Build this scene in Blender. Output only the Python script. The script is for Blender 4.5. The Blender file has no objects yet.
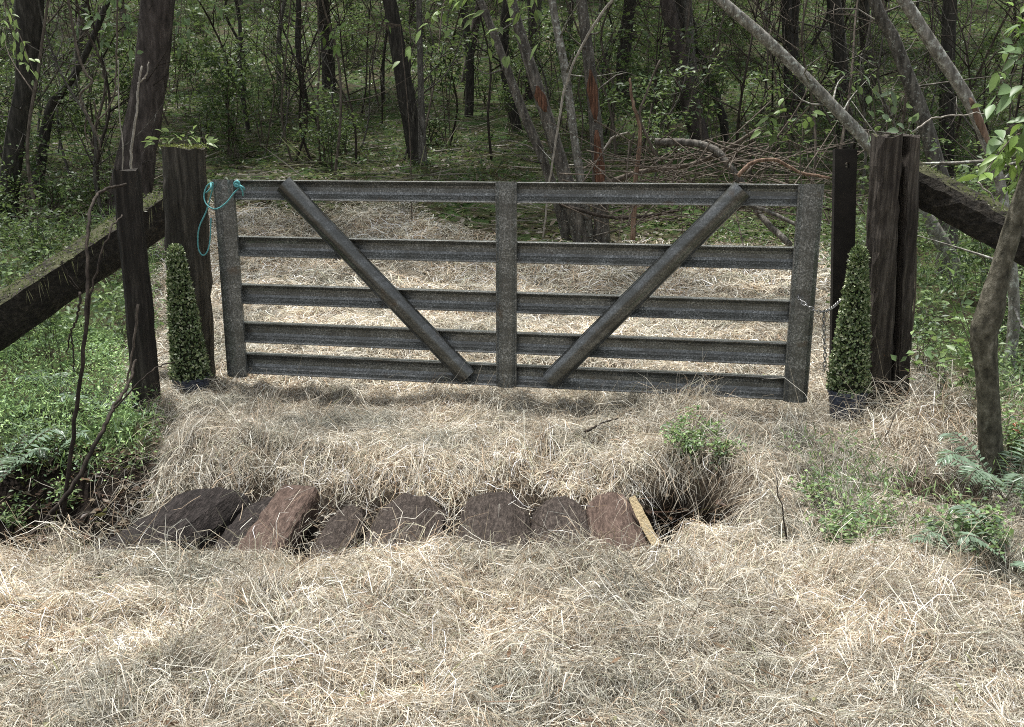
import bpy, math, random
import numpy as np
from mathutils import Vector

random.seed(7)
RS = np.random.RandomState(11)
S = bpy.context.scene
COL = S.collection
R = math.radians

# ------------------------------------------------------------------ camera model
CAMH, PITCH, FPX, CX, CY = 1.48, R(13.7), 905.0, 512.0, 363.5
SP, CP = math.sin(PITCH), math.cos(PITCH)

def ray(px, py):
    a = (px - CX) / FPX
    s = (CY - py) / FPX
    return np.array((a, CP + s * SP, -SP + s * CP))

def at(px, py, Y):
    """world point at forward distance Y seen at this place of the photograph"""
    d = ray(px, py)
    return np.array((0, 0, CAMH)) + d * (Y / d[1])

def atz(px, py, z):
    d = ray(px, py)
    return np.array((0, 0, CAMH)) + d * ((z - CAMH) / d[2])

# ------------------------------------------------------------------ noise + terrain
def _hash(ix, iy, seed):
    h = (ix.astype(np.int64) * 374761393 + iy.astype(np.int64) * 668265263 + seed * 1274126177) & 0xffffffff
    h = ((h ^ (h >> 13)) * 1274126177) & 0xffffffff
    return ((h ^ (h >> 16)) & 0xffff) / 65535.0

def vnoise(x, y, seed=0):
    x = np.asarray(x, float); y = np.asarray(y, float)
    ix = np.floor(x); iy = np.floor(y)
    fx = x - ix; fy = y - iy
    ux = fx * fx * (3 - 2 * fx); uy = fy * fy * (3 - 2 * fy)
    a = _hash(ix, iy, seed); b = _hash(ix + 1, iy, seed)
    c = _hash(ix, iy + 1, seed); d = _hash(ix + 1, iy + 1, seed)
    return (a + (b - a) * ux) * (1 - uy) + (c + (d - c) * ux) * uy

def fbm(x, y, seed=0, o=3):
    t = 0; a = .5; tot = 0
    for k in range(o):
        t = t + a * vnoise(x * 2 ** k, y * 2 ** k, seed + k * 17); tot += a; a *= .5
    return t / tot - .5

def sst(a, b, x):
    t = np.clip((np.asarray(x, float) - a) / (b - a), 0, 1)
    return t * t * (3 - 2 * t)

HY = [-60, 6, 9, 11, 12.5, 14, 16, 20, 25, 30, 40, 60, 80, 120, 260]
HZ = [0, 0, .1, .26, .5, .85, 1.2, 1.85, 2.75, 4.1, 7.0, 13.5, 21, 38, 90]

def ground_z(x, y):
    x = np.asarray(x, float); y = np.asarray(y, float)
    z = np.interp(y + .6 * fbm(x * .4, y * .4, 3, 2), HY, HZ)
    z = (z + np.interp(y + .8, HY, HZ) + np.interp(y - .8, HY, HZ)) / 3
    near = 1 - sst(10, 16, y)
    z = z + near * (.085 * fbm(x * 1.1, y * 1.3, 5, 3) + .10 * fbm(x * 3.6, y * 3.9, 9, 3) + .075 * fbm(x * 9.5, y * 10.5, 10, 2))
    z = z + (1 - near) * (.6 * fbm(x * .16, y * .16, 21, 3) + .14 * fbm(x * .9, y * .9, 22, 2))
    z = z - .035 * near - .012 * sst(2.6, 3.1, y) * near - .05 * sst(4.5, 4.8, y) * (1 - sst(5.9, 6.6, y))
    # ditch: log-filled in the middle, open gully left, wash-out right
    wob = .10 * fbm(x * 1.7, x * 0 + 4.1, 31, 2)
    e0 = 3.10 + wob + .05 * sst(-.2, .6, -x)
    e1 = 4.02 + 1.2 * wob + .14 * fbm(x * 4.1, y * 3, 41, 2)
    ditch = sst(e0, e0 + .16, y) * (1 - sst(e1 - .16, e1 + .34, y))
    mid = sst(-1.95, -1.7, x) * (1 - sst(.55, .72, x))
    z = z - .27 * ditch * mid
    gl = (1 - sst(-1.95, -1.68, x)) * sst(e0 - .02, e0 + .18, y) * (1 - sst(4.05, 4.95, y))
    z = z - .62 * gl
    dx = (x - .81) / .31; dy = (y - 3.76) / .46
    z = z - .46 * (1 - sst(.5, 1.0, np.sqrt(dx * dx + dy * dy))) * (.22 + .78 * sst(3.35, 3.85, y))
    rs = sst(1.0, 1.25, x) * ditch
    z = z - .025 * rs
    dx = (x - 1.90) / .26; dy = (y - 3.85) / .22
    z = z - .32 * (1 - sst(.4, 1.0, np.sqrt(dx * dx + dy * dy)))
    # heaps of raked grass by the gate's right end and the mound under it
    dx = (x - .95) / .24; dy = (y - 4.82) / .2
    z = z + .07 * np.exp(-(dx * dx + dy * dy))
    dx = (x - 2.35) / .3; dy = (y - 4.65) / .3
    z = z + .10 * np.exp(-(dx * dx + dy * dy))
    dx = (x + 1.5) / .5; dy = (y - 4.6) / .4
    z = z + .06 * np.exp(-(dx * dx + dy * dy))
    # forest floor left of the track a little lower
    z = z - .10 * (1 - sst(-3.0, -2.1, x)) * sst(4.6, 5.2, y) * (1 - sst(7, 9, y))
    return z

def gz(x, y):
    return float(ground_z(np.array([x]), np.array([y]))[0])

def ghit(px, py, y0=2.0, y1=150):
    d = ray(px, py)
    ys = np.linspace(y0, y1, 3000)
    t = ys / d[1]
    z = CAMH + d[2] * t
    g = ground_z(d[0] * t, ys)
    k = np.argmax(z <= g)
    return np.array((d[0] * t[k], ys[k], g[k]))

# ------------------------------------------------------------------ materials
def nt(name):
    m = bpy.data.materials.new(name); m.use_nodes = True
    t = m.node_tree; t.nodes.clear()
    return m, t, t.nodes, t.links

def ramp(n, l, fac, stops):
    r = n.new('ShaderNodeValToRGB'); l.new(fac, r.inputs[0])
    el = r.color_ramp.elements
    while len(el) < len(stops): el.new(.5)
    for e, (p, c) in zip(el, stops):
        e.position = p; e.color = (*c, 1)
    return r.outputs[0]

def noise(n, l, vec, scale, detail=5, rough=.6):
    t = n.new('ShaderNodeTexNoise'); t.inputs['Scale'].default_value = scale
    t.inputs['Detail'].default_value = detail; t.inputs['Roughness'].default_value = rough
    l.new(vec, t.inputs['Vector']); return t.outputs[0]

def mapped(n, l, sc, src='Object'):
    tc = n.new('ShaderNodeTexCoord'); mp = n.new('ShaderNodeMapping')
    mp.inputs['Scale'].default_value = sc
    l.new(tc.outputs[src], mp.inputs[0]); return mp.outputs[0]

def mix(n, l, fac, a, b, mode='MIX'):
    m = n.new('ShaderNodeMix'); m.data_type = 'RGBA'; m.blend_type = mode
    if isinstance(fac, (int, float)): m.inputs[0].default_value = fac
    else: l.new(fac, m.inputs[0])
    for k, v in ((6, a), (7, b)):
        if isinstance(v, tuple): m.inputs[k].default_value = (*v, 1)
        else: l.new(v, m.inputs[k])
    return m.outputs[2]

def finish(n, l, col, rough=.8, bump=None, bd=.01, bs=.6, metal=0, spec=.3):
    b = n.new('ShaderNodeBsdfPrincipled'); o = n.new('ShaderNodeOutputMaterial')
    if isinstance(col, tuple): b.inputs['Base Color'].default_value = (*col, 1)
    else: l.new(col, b.inputs['Base Color'])
    if isinstance(rough, (int, float)): b.inputs['Roughness'].default_value = rough
    else: l.new(rough, b.inputs['Roughness'])
    b.inputs['Metallic'].default_value = metal
    b.inputs['Specular IOR Level'].default_value = spec
    if bump is not None:
        bp = n.new('ShaderNodeBump'); bp.inputs['Distance'].default_value = bd
        bp.inputs['Strength'].default_value = bs
        l.new(bump, bp.inputs['Height']); l.new(bp.outputs[0], b.inputs['Normal'])
    l.new(b.outputs[0], o.inputs[0]); return b

def attr_col(n):
    a = n.new('ShaderNodeAttribute'); a.attribute_name = 'tint'; return a.outputs['Color']

def mat_leaf(name, trans=.35, rough=.45, spec=.35):
    m, t, n, l = nt(name)
    c = attr_col(n)
    b = n.new('ShaderNodeBsdfPrincipled'); b.inputs['Roughness'].default_value = rough
    b.inputs['Specular IOR Level'].default_value = spec
    l.new(c, b.inputs['Base Color'])
    tr = n.new('ShaderNodeBsdfTranslucent')
    l.new(mix(n, l, .5, c, (.22, .31, .08)), tr.inputs[0])
    mx = n.new('ShaderNodeMixShader'); mx.inputs[0].default_value = trans
    l.new(b.outputs[0], mx.inputs[1]); l.new(tr.outputs[0], mx.inputs[2])
    o = n.new('ShaderNodeOutputMaterial'); l.new(mx.outputs[0], o.inputs[0])
    return m

def mat_hay():
    m, t, n, l = nt('dry_grass_blades')
    c = attr_col(n)
    b = n.new('ShaderNodeBsdfPrincipled'); b.inputs['Roughness'].default_value = .55
    b.inputs['Specular IOR Level'].default_value = .25
    l.new(c, b.inputs['Base Color'])
    tr = n.new('ShaderNodeBsdfTranslucent'); l.new(c, tr.inputs[0])
    mx = n.new('ShaderNodeMixShader'); mx.inputs[0].default_value = .22
    l.new(b.outputs[0], mx.inputs[1]); l.new(tr.outputs[0], mx.inputs[2])
    o = n.new('ShaderNodeOutputMaterial'); l.new(mx.outputs[0], o.inputs[0])
    return m

def mat_bark(name, dark, mid, light, sc=(14, 14, 3.0), spot=None, patch=None, bd=.02):
    m, t, n, l = nt(name)
    v = mapped(n, l, sc)
    f = noise(n, l, v, 1.6, 8, .65)
    col = ramp(n, l, f, [(.32, dark), (.52, mid), (.72, light)])
    v2 = mapped(n, l, (1, 1, 1))
    if spot:
        s = noise(n, l, v2, spot[1], 8, .72)
        fac = ramp(n, l, s, [(spot[2], (0, 0, 0)), (spot[2] + .13, (.85, .85, .85))])
        col = mix(n, l, fac, col, spot[0])
    if patch:
        s = noise(n, l, v2, patch[1], 2, .5)
        fac = ramp(n, l, s, [(patch[2], (0, 0, 0)), (patch[2] + .04, (1, 1, 1))])
        col = mix(n, l, fac, col, patch[0])
    finish(n, l, col, .85, f, bd, .8, spec=.2)
    return m

def mat_wood(name, dark, mid, light, moss=None, grain=(26, 26, 1.6), mlevel=.55, bd=.03):
    m, t, n, l = nt(name)
    v = mapped(n, l, grain)
    f = noise(n, l, v, 1.5, 8, .7)
    col = ramp(n, l, f, [(.30, dark), (.5, mid), (.74, light)])
    v2 = mapped(n, l, (1, 1, 1))
    g = noise(n, l, v2, 5, 3, .5)
    col = mix(n, l, mix(n, l, g, (.0, .0, .0), (.55, .55, .55)), col, dark)
    if moss:
        ge = n.new('ShaderNodeNewGeometry'); sx = n.new('ShaderNodeSeparateXYZ')
        l.new(ge.outputs['Normal'], sx.inputs[0])
        s = noise(n, l, v2, 9, 5, .65)
        a = n.new('ShaderNodeMath'); a.operation = 'MULTIPLY_ADD'
        l.new(sx.outputs[2], a.inputs[0]); a.inputs[1].default_value = .30; l.new(s, a.inputs[2])
        fac = ramp(n, l, a.outputs[0], [(mlevel, (0, 0, 0)), (mlevel + .12, (1, 1, 1))])
        col = mix(n, l, fac, col, moss)
    finish(n, l, col, .85, f, bd, 1., spec=.2)
    return m

def mat_ground():
    m, t, n, l = nt('soil_and_litter')
    v = mapped(n, l, (1, 1, 1))
    f = noise(n, l, v, 26, 8, .7)
    hay = ramp(n, l, f, [(.3, (.05, .038, .026)), (.5, (.12, .095, .068)), (.7, (.24, .20, .145))])
    lit = ramp(n, l, f, [(.3, (.018, .016, .010)), (.5, (.045, .040, .022)), (.72, (.10, .075, .045))])
    g = noise(n, l, v, 2.2, 6, .65)
    green = ramp(n, l, f, [(.3, (.018, .035, .010)), (.7, (.06, .11, .03))])
    gf = ramp(n, l, g, [(.43, (0, 0, 0)), (.59, (1, 1, 1))])
    wood = mix(n, l, gf, lit, green)
    a = n.new('ShaderNodeAttribute'); a.attribute_name = 'haycover'
    soil = n.new('ShaderNodeAttribute'); soil.attribute_name = 'bare'
    col = mix(n, l, a.outputs['Fac'], wood, hay)
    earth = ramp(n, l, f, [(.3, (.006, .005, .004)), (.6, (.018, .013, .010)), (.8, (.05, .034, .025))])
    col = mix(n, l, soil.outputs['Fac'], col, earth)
    finish(n, l, col, .95, f, .03, .8, spec=.15)
    return m

def mat_steel(smooth=False):
    m, t, n, l = nt('weathered_galvanised_steel')
    v = mapped(n, l, (1, 1, 1))
    f = noise(n, l, v, 110, 5, .75)
    g = noise(n, l, mapped(n, l, (3, 3, 9)), 2.0, 6, .6)
    col = ramp(n, l, f, [(.34, (.034, .037, .034)), (.49, (.11, .118, .11)), (.60, (.30, .31, .30)), (.71, (.64, .65, .63))] if not smooth else [(.3, (.05, .053, .051)), (.5, (.12, .125, .12)), (.64, (.22, .225, .22)), (.75, (.46, .47, .46))])
    col = mix(n, l, ramp(n, l, g, [(.40, (0, 0, 0)), (.62, (.75, .75, .75))]), col, (.060, .061, .052))
    r = noise(n, l, mapped(n, l, (2, 2, 2)), 4, 4, .5)
    rust = ramp(n, l, r, [(.64, (0, 0, 0)), (.72, (.55, .55, .55))])
    col = mix(n, l, rust, col, (.085, .055, .030))
    rg = n.new('ShaderNodeMapRange'); l.new(g, rg.inputs[0])
    rg.inputs[3].default_value = .16 if smooth else .22; rg.inputs[4].default_value = .28 if smooth else .42
    finish(n, l, col, rg.outputs[0], f, .0010, .12, metal=.6 if smooth else .3, spec=.9)
    return m

def mat_flat(name, c1, c2, sc=20, rough=.6, metal=0, bd=.003):
    m, t, n, l = nt(name)
    f = noise(n, l, mapped(n, l, (1, 1, 1)), sc, 5, .6)
    finish(n, l, ramp(n, l, f, [(.3, c1), (.7, c2)]), rough, f, bd, .6, metal=metal)
    return m

M = {}
M['ground'] = mat_ground()
M['hay'] = mat_hay()
M['leaf'] = mat_leaf('green_leaf')
M['leaf_shiny'] = mat_leaf('glossy_leaf', .25, .32, .5)
M['box'] = mat_leaf('clipped_leaf', .12, .34, .5)
M['steel'] = mat_steel(); M['steel_smooth'] = mat_steel(True)
M['bark_dark'] = mat_bark('dark_bark', (.016, .015, .0125), (.042, .038, .032), (.10, .092, .078))  # lightened and greyed in place of haze over the wood
M['bark_red'] = mat_bark('red_brown_bark', (.030, .025, .022), (.070, .058, .052), (.15, .128, .115), (9, 9, 2.4))
M['bark_grey'] = mat_bark('grey_bark', (.03, .027, .023), (.095, .087, .075), (.23, .21, .18), spot=((.46, .48, .43), 34, .56))
M['bark_pale'] = mat_bark('pale_lichen_bark', (.06, .055, .046), (.19, .18, .155), (.40, .385, .345), (16, 16, 5), spot=((.58, .62, .56), 22, .52))
M['bark_pink'] = mat_bark('peeled_bark', (.06, .036, .024), (.19, .125, .088), (.40, .29, .215), (22, 22, 2))
M['bark_orange'] = mat_bark('torn_bark_orange', (.025, .015, .010), (.105, .052, .032), (.28, .15, .095), (30, 30, 3))
M['bark_olive'] = mat_bark('young_trunk_bark', (.03, .028, .020), (.095, .088, .064), (.23, .215, .17), (20, 20, 12), spot=((.26, .27, .22), 45, .62))
M['twig'] = mat_bark('twig_bark', (.035, .028, .022), (.10, .083, .066), (.22, .19, .155), (30, 30, 8), bd=.004)
M['twig_pale'] = mat_bark('bare_pale_twig', (.16, .145, .12), (.30, .275, .235), (.48, .45, .40), (30, 30, 8), bd=.004)
M['stem_dark'] = mat_bark('dark_stem', (.012, .010, .008), (.035, .028, .022), (.08, .065, .05), (30, 30, 8), bd=.004)
M['post'] = mat_wood('weathered_post', (.016, .0145, .012), (.062, .056, .045), (.19, .172, .14), moss=(.085, .095, .035), mlevel=.80)
M['post_split'] = mat_wood('split_post', (.015, .0125, .011), (.070, .059, .049), (.23, .20, .165), moss=(.10, .11, .045), mlevel=.78)
M['stake'] = mat_wood('dark_stake', (.011, .0098, .0085), (.036, .032, .027), (.115, .102, .085))
M['beam'] = mat_wood('mossy_beam', (.009, .008, .007), (.032, .028, .022), (.10, .086, .066), moss=(.070, .072, .036), mlevel=.70, grain=(3, 26, 26))
M['log'] = mat_wood('ditch_log', (.022, .018, .0155), (.105, .083, .070), (.30, .25, .215), grain=(50, 14, 50), bd=.07)
M['log_dark'] = mat_wood('ditch_log_dark', (.014, .012, .011), (.056, .046, .042), (.17, .14, .13), grain=(50, 12, 50), bd=.07)
M['log_red'] = mat_wood('squared_log', (.040, .028, .022), (.135, .093, .074), (.30, .22, .18), grain=(60, 9, 60))
M['freshwood'] = mat_wood('split_pale_wood', (.34, .26, .15), (.56, .46, .28), (.68, .58, .38), grain=(70, 70, 9))
M['pot'] = mat_flat('black_blue_pot', (.012, .014, .020), (.085, .10, .14), 55, .45, 0, .004)
M['rope'] = mat_flat('turquoise_rope', (.05, .22, .24), (.15, .42, .42), 200, .6)
M['chain'] = mat_flat('chain_steel', (.20, .20, .20), (.45, .45, .44), 60, .4, .8, .001)
M['flatpost'] = mat_flat('dark_flat_post', (.014, .0125, .011), (.030, .026, .022), 12, .9)
M['stone_red'] = mat_flat('rotten_red_wood', (.06, .02, .01), (.28, .09, .04), 18, .9, 0, .02)
M['core'] = mat_flat('dark_core', (.008, .010, .005), (.02, .024, .01), 40, .9)

# ------------------------------------------------------------------ object helpers
def link(o):
    COL.objects.link(o); return o

def tag(o, label=None, cat=None, group=None, kind=None):
    if label: o['label'] = label
    if cat: o['category'] = cat
    if group: o['group'] = group
    if kind: o['kind'] = kind
    return o

def thing(name, loc, label, cat, group=None):
    o = bpy.data.objects.new(name, None); o.empty_display_size = .1
    o.location = tuple(float(v) for v in loc)
    link(o); return tag(o, label, cat, group)

def np_mesh(name, V, F, col=None, smooth=False, extra=None):
    """V (n,3); F (m,k) one face size"""
    me = bpy.data.meshes.new(name)
    V = np.ascontiguousarray(V, np.float32); F = np.ascontiguousarray(F, np.int32)
    m, k = F.shape
    me.vertices.add(len(V)); me.vertices.foreach_set('co', V.ravel())
    me.loops.add(m * k); me.loops.foreach_set('vertex_index', F.ravel())
    me.polygons.add(m)
    me.polygons.foreach_set('loop_start', np.arange(0, m * k, k, dtype=np.int32))
    me.update(calc_edges=True)
    if smooth: me.polygons.foreach_set('use_smooth', np.ones(m, bool))
    if col is not None:
        a = me.attributes.new('tint', 'FLOAT_COLOR', 'POINT')
        c = np.ones((len(V), 4), np.float32); c[:, :3] = col
        a.data.foreach_set('color', c.ravel())
    for nm, val in (extra or {}).items():
        a = me.attributes.new(nm, 'FLOAT', 'POINT'); a.data.foreach_set('value', np.ascontiguousarray(val, np.float32))
    return me

def add(name, me, mat, parent=None, loc=None):
    o = bpy.data.objects.new(name, me); me.materials.append(mat)
    if parent is not None: o.parent = parent
    if loc is not None: o.location = tuple(float(v) for v in loc)
    return link(o)

class MB:
    def __init__(s): s.v = []; s.f = []; s.n = 0
    def addv(s, P):
        k = s.n; P = [tuple(map(float, p)) for p in P]; s.v += P; s.n += len(P); return k
    def loft(s, rings, cap=True, close=True):
        """rings: list of equal-length point lists"""
        m = len(rings[0]); k = s.addv([p for r in rings for p in r])
        for i in range(len(rings) - 1):
            for j in range(m if close else m - 1):
                j2 = (j + 1) % m
                s.f.append((k + i * m + j, k + i * m + j2, k + (i + 1) * m + j2, k + (i + 1) * m + j))
        if cap:
            s.f.append(tuple(k + j for j in range(m))[::-1])
            s.f.append(tuple(k + (len(rings) - 1) * m + j for j in range(m)))
    def tube(s, pts, rad, seg=8, jit=0., cap=True, flare=0.):
        pts = np.array(pts, float); rad = np.array(rad, float)
        T = np.gradient(pts, axis=0); T /= np.linalg.norm(T, axis=1)[:, None] + 1e-9
        u = np.cross(T[0], (0, 1, 0)); 
        if np.linalg.norm(u) < .2: u = np.cross(T[0], (1, 0, 0))
        rings = []
        ph = RS.rand(seg) 
        for i in range(len(pts)):
            u = u - T[i] * np.dot(u, T[i]); u /= np.linalg.norm(u) + 1e-9
            w = np.cross(T[i], u); ring = []
            for j in range(seg):
                a = 2 * math.pi * j / seg
                r = rad[i] * (1 + jit * (RS.rand() - .5) + jit * 1.2 * (ph[j] - .5))
                ring.append(pts[i] + r * (math.cos(a) * u + math.sin(a) * w))
            rings.append(ring)
        s.loft(rings, cap)
    def box(s, lo, hi):
        x0, y0, z0 = lo; x1, y1, z1 = hi
        s.loft([[(x0, y0, z), (x1, y0, z), (x1, y1, z), (x0, y1, z)] for z in (z0, z1)])
    def mesh(s, name, off=(0, 0, 0), smooth=False):
        me = bpy.data.meshes.new(name)
        o = np.array(off, float)
        me.from_pydata([tuple(np.array(p) - o) for p in s.v], [], s.f); me.update()
        if smooth: me.polygons.foreach_set('use_smooth', np.ones(len(me.polygons), bool))
        return me
    def build(s, name, mat, parent=None, smooth=False, origin=None):
        if parent is not None:
            return add(name, s.mesh(name, parent.location, smooth), mat, parent)
        origin = s.v[0] if origin is None else origin
        return add(name, s.mesh(name, origin, smooth), mat, None, origin)

def spline(P, n):
    """Catmull-Rom through P, n samples"""
    P = np.array(P, float)
    if len(P) == 2: return np.array([P[0] + (P[1] - P[0]) * t for t in np.linspace(0, 1, n)])
    Q = np.vstack([2 * P[0] - P[1], P, 2 * P[-1] - P[-2]])
    out = []
    for t in np.linspace(0, len(P) - 1, n):
        i = min(int(t), len(P) - 2); u = t - i
        a, b, c, d = Q[i], Q[i + 1], Q[i + 2], Q[i + 3]
        out.append(.5 * (2 * b + (c - a) * u + (2 * a - 5 * b + 4 * c - d) * u * u + (3 * b - a - 3 * c + d) * u ** 3))
    return np.array(out)

def unit(v):
    return v / (np.linalg.norm(v, axis=-1, keepdims=True) + 1e-9)

def leaves(P, D, N, L, W, col, droop=.0, fold=.18):
    """folded leaf per row: 6 verts, 4 faces as quads would twist -> 2 quads sharing the midrib"""
    P = np.asarray(P, float); n = len(P)
    D = unit(np.asarray(D, float)); N = np.asarray(N, float)
    N = unit(N - D * np.sum(N * D, 1)[:, None]); B = np.cross(N, D)
    L = np.broadcast_to(np.asarray(L, float), (n,))[:, None]; W = np.broadcast_to(np.asarray(W, float), (n,))[:, None]
    tip = P + D * L - np.array((0, 0, 1)) * L * droop
    m = P + D * L * .48 - np.array((0, 0, 1)) * L * droop * .25
    a = m + B * W * .5 + N * W * fold; b = m - B * W * .5 + N * W * fold
    V = np.stack([P, a, tip, b], 1).reshape(-1, 3)
    k = np.arange(n)[:, None] * 4
    F = np.concatenate([k + np.array([[0, 1, 2]]), k + np.array([[0, 2, 3]])], 0)
    C = np.repeat(np.asarray(col, float).reshape(-1, 3) * np.ones((n, 1)), 4, 0)
    return V, F, C

def big_leaves(P, D, N, L, W, col, droop=.25):
    P = np.asarray(P, float); n = len(P); D = unit(np.asarray(D, float)); N = np.asarray(N, float)
    N = unit(N - D * np.sum(N * D, 1)[:, None]); B = np.cross(N, D)
    L = np.broadcast_to(np.asarray(L, float), (n,))[:, None]; W = np.broadcast_to(np.asarray(W, float), (n,))[:, None]
    rows = []
    for t, w in ((0, .04), (.18, .62), (.42, 1.), (.68, .74), (.88, .3), (1., .0)):
        c = P + D * L * t - np.array((0, 0, 1)) * L * droop * t * t
        rows += [c - B * W * .5 * w + N * W * .14 * w, c, c + B * W * .5 * w + N * W * .14 * w]
    V = np.stack(rows, 1).reshape(-1, 3)
    k = np.arange(n)[:, None] * 18
    F = []
    for i in range(5):
        for j in (0, 1):
            F.append(k + np.array([[i * 3 + j, i * 3 + j + 1, i * 3 + j + 4, i * 3 + j + 3]]))
    C = np.repeat(np.asarray(col, float).reshape(-1, 3) * np.ones((n, 1)), 18, 0)
    return V, np.concatenate(F, 0), C

GREENS = np.array([(.041, .068, .029), (.058, .095, .039), (.074, .115, .047), (.092, .138, .053), (.049, .076, .045), (.115, .160, .064)])  # leaf greens greyed to stand in for haze
def greens(n, bright=1., pale=0.):
    c = GREENS[RS.randint(0, len(GREENS), n)] * (.75 + .5 * RS.rand(n, 1)) * bright
    return c + pale * np.array((.10, .11, .08)) * RS.rand(n, 1)

def rdir(n, up=0.):
    v = RS.normal(size=(n, 3)); v[:, 2] += up; return unit(v)

def merge(*sets):
    V = []; F = []; C = []; k = 0
    for v, f, c in sets:
        V.append(v); F.append(f + k); C.append(c); k += len(v)
    return np.concatenate(V), np.concatenate(F), np.concatenate(C)

def copy_tree(o, parent=None):
    c = o.copy(); link(c)
    if parent is not None: c.parent = parent
    for ch in [x for x in o.children]:
        copy_tree(ch, c)
    return c

# ------------------------------------------------------------------ ground sheet
def axis(dense0, dense1, step, far0, far1, g=1.16):
    a = list(np.arange(dense0, dense1, step)); s = step
    while a[-1] < far1: s *= g; a.append(a[-1] + s)
    s = step
    while a[0] > far0: s *= g; a.insert(0, a[0] - s)
    return np.array(a)

def hay_cover(x, y):
    """1 where cut dry grass lies"""
    n = .5 * fbm(x * 1.3, y * 1.3, 51, 3)
    near = 1 - sst(3.15, 3.3, y)
    left = sst(-2.15, -1.85, x + n + .08 * (y - 4.5))
    right = 1 - sst(2.15, 2.5, x + n - .25 * (y - 4.0))
    midz = sst(3.15, 3.3, y) * left * right
    far_l = sst(-2.75, -2.2, x + n + .32 * (y - 5.8))
    far_r = 1 - sst(2.2, 2.9, x + n - .20 * (y - 5.5))
    end = 1 - sst(12.1, 13.2, y + 1.6 * n + 1.35 * np.clip(x + 1.5, 0, 1.5))
    beyond = far_l * far_r * end
    w = sst(5.3, 5.9, y)
    return np.clip(near + (1 - near) * (midz * (1 - w) + beyond * w), 0, 1)

xs = axis(-4.2, 4.2, .045, -160, 160); ys = axis(1.2, 7.0, .04, -40, 230, 1.12)
X, Y = np.meshgrid(xs, ys)
Z = ground_z(X, Y)
nx, ny = len(xs), len(ys)
idx = np.arange(nx * ny).reshape(ny, nx)
F = np.stack([idx[:-1, :-1], idx[:-1, 1:], idx[1:, 1:], idx[1:, :-1]], -1).reshape(-1, 4)
flat = ground_z(X.ravel() * 0 + 3.2, Y.ravel())
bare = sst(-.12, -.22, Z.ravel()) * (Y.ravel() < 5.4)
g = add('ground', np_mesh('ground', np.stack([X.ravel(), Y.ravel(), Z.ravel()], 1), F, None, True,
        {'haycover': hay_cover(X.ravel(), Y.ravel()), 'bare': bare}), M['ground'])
g['kind'] = 'structure'

# ------------------------------------------------------------------ dry cut grass
HAYC = np.array([(.60, .55, .46), (.47, .41, .315), (.76, .73, .66), (.37, .30, .215), (.54, .515, .46), (.24, .175, .12), (.39, .39, .28), (.44, .32, .215)])
HAYP = np.array([.17, .15, .19, .13, .13, .12, .06, .05])

def strands(x, y, L, W, lift, flat=.8, tone=None, h0max=.045, az0=None):
    n = len(x)
    fl = 6.3 * fbm(x * .9, y * .9, 61, 2) * 2 + 6 * fbm(x * 3, y * 3, 62, 2)
    az = fl + RS.normal(0, 1.5, n) if az0 is None else az0
    curl = RS.normal(0, .62, n) * np.clip(.13 / L, .3, 1.2)
    K = 4
    px = [x]; py = [y]; a = az
    for k in range(K - 1):
        px.append(px[-1] + np.cos(a) * L / (K - 1)); py.append(py[-1] + np.sin(a) * L / (K - 1)); a = a + curl + RS.normal(0, .3, n)
    h0 = h0max * RS.rand(n) ** 1.3 * (.35 + 1.5 * (fbm(x * 2.3, y * 2.3, 63, 2) + .5))
    arch = L * np.abs(RS.normal(0, .16, n)) * lift
    endl = L * RS.normal(.05, .22, n) * lift
    g0 = ground_z(x, y)
    pts = []
    for k in range(K):
        t = k / (K - 1)
        g = np.maximum(ground_z(px[k], py[k]), g0 - .015 - .45 * L * t) if k else g0
        z = g + .004 + h0 * (1 - .25 * t) + arch * math.sin(math.pi * t) + np.maximum(endl, -h0 * .9) * t * t
        pts.append(np.stack([px[k], py[k], z], 1))
    P = np.stack(pts, 1)
    T = unit(np.gradient(P, axis=1))
    rnd = unit(np.stack([RS.normal(0, .7, n), RS.normal(0, .7, n), np.abs(RS.normal(0, 1, n)) + .4], 1))
    B = unit(np.cross(T, rnd[:, None, :]))
    wp = np.array([.8, 1., .8, .25])[None, :, None]
    off = B * (W[:, None, None] * .5) * wp
    V = np.stack([P - off, P + off], 2).reshape(-1, 3)
    k0 = np.arange(n)[:, None] * (2 * K)
    F = np.concatenate([k0 + np.array([[2 * i, 2 * i + 1, 2 * i + 3, 2 * i + 2]]) for i in range(K - 1)], 0)
    c = HAYC[RS.choice(len(HAYC), n, p=HAYP)] * (.42 + .95 * RS.rand(n, 1) ** 1.1)
    pt = fbm(x * .8, y * .8, 64, 3)[:, None]; p2 = fbm(x * 2.7, y * 2.7, 65, 2)[:, None]
    c = c * (1 + 1.0 * pt + .7 * p2) * np.array((1, 1, 1)) + np.maximum(p2, 0) * np.array((.06, .0, -.05)) + np.maximum(-p2, 0) * np.array((-.03, .02, .03))
    if tone is not None: c = c * tone
    c = c * .84 + .16 * c.mean(1, keepdims=True); c = np.clip(c * np.array((1.0, .99, .935)), .015, .86)
    return V, F, np.repeat(c, 2 * K, 0)

def scatter(y0, y1, dens, hw=(.70, .5), xmin=None, xmax=None):
    A = (hw[0] * (y1 ** 2 - y0 ** 2) + 2 * hw[1] * (y1 - y0))
    n = int(A * dens)
    yy = y0 + (y1 - y0) * RS.rand(int(n * 1.6))
    keep = RS.rand(len(yy)) < (hw[0] * yy + hw[1]) / (hw[0] * y1 + hw[1])
    yy = yy[keep]; xx = (RS.rand(len(yy)) * 2 - 1) * (hw[0] * yy + hw[1])
    k = RS.rand(len(yy)) < hay_cover(xx, yy)
    return xx[k], yy[k]

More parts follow.
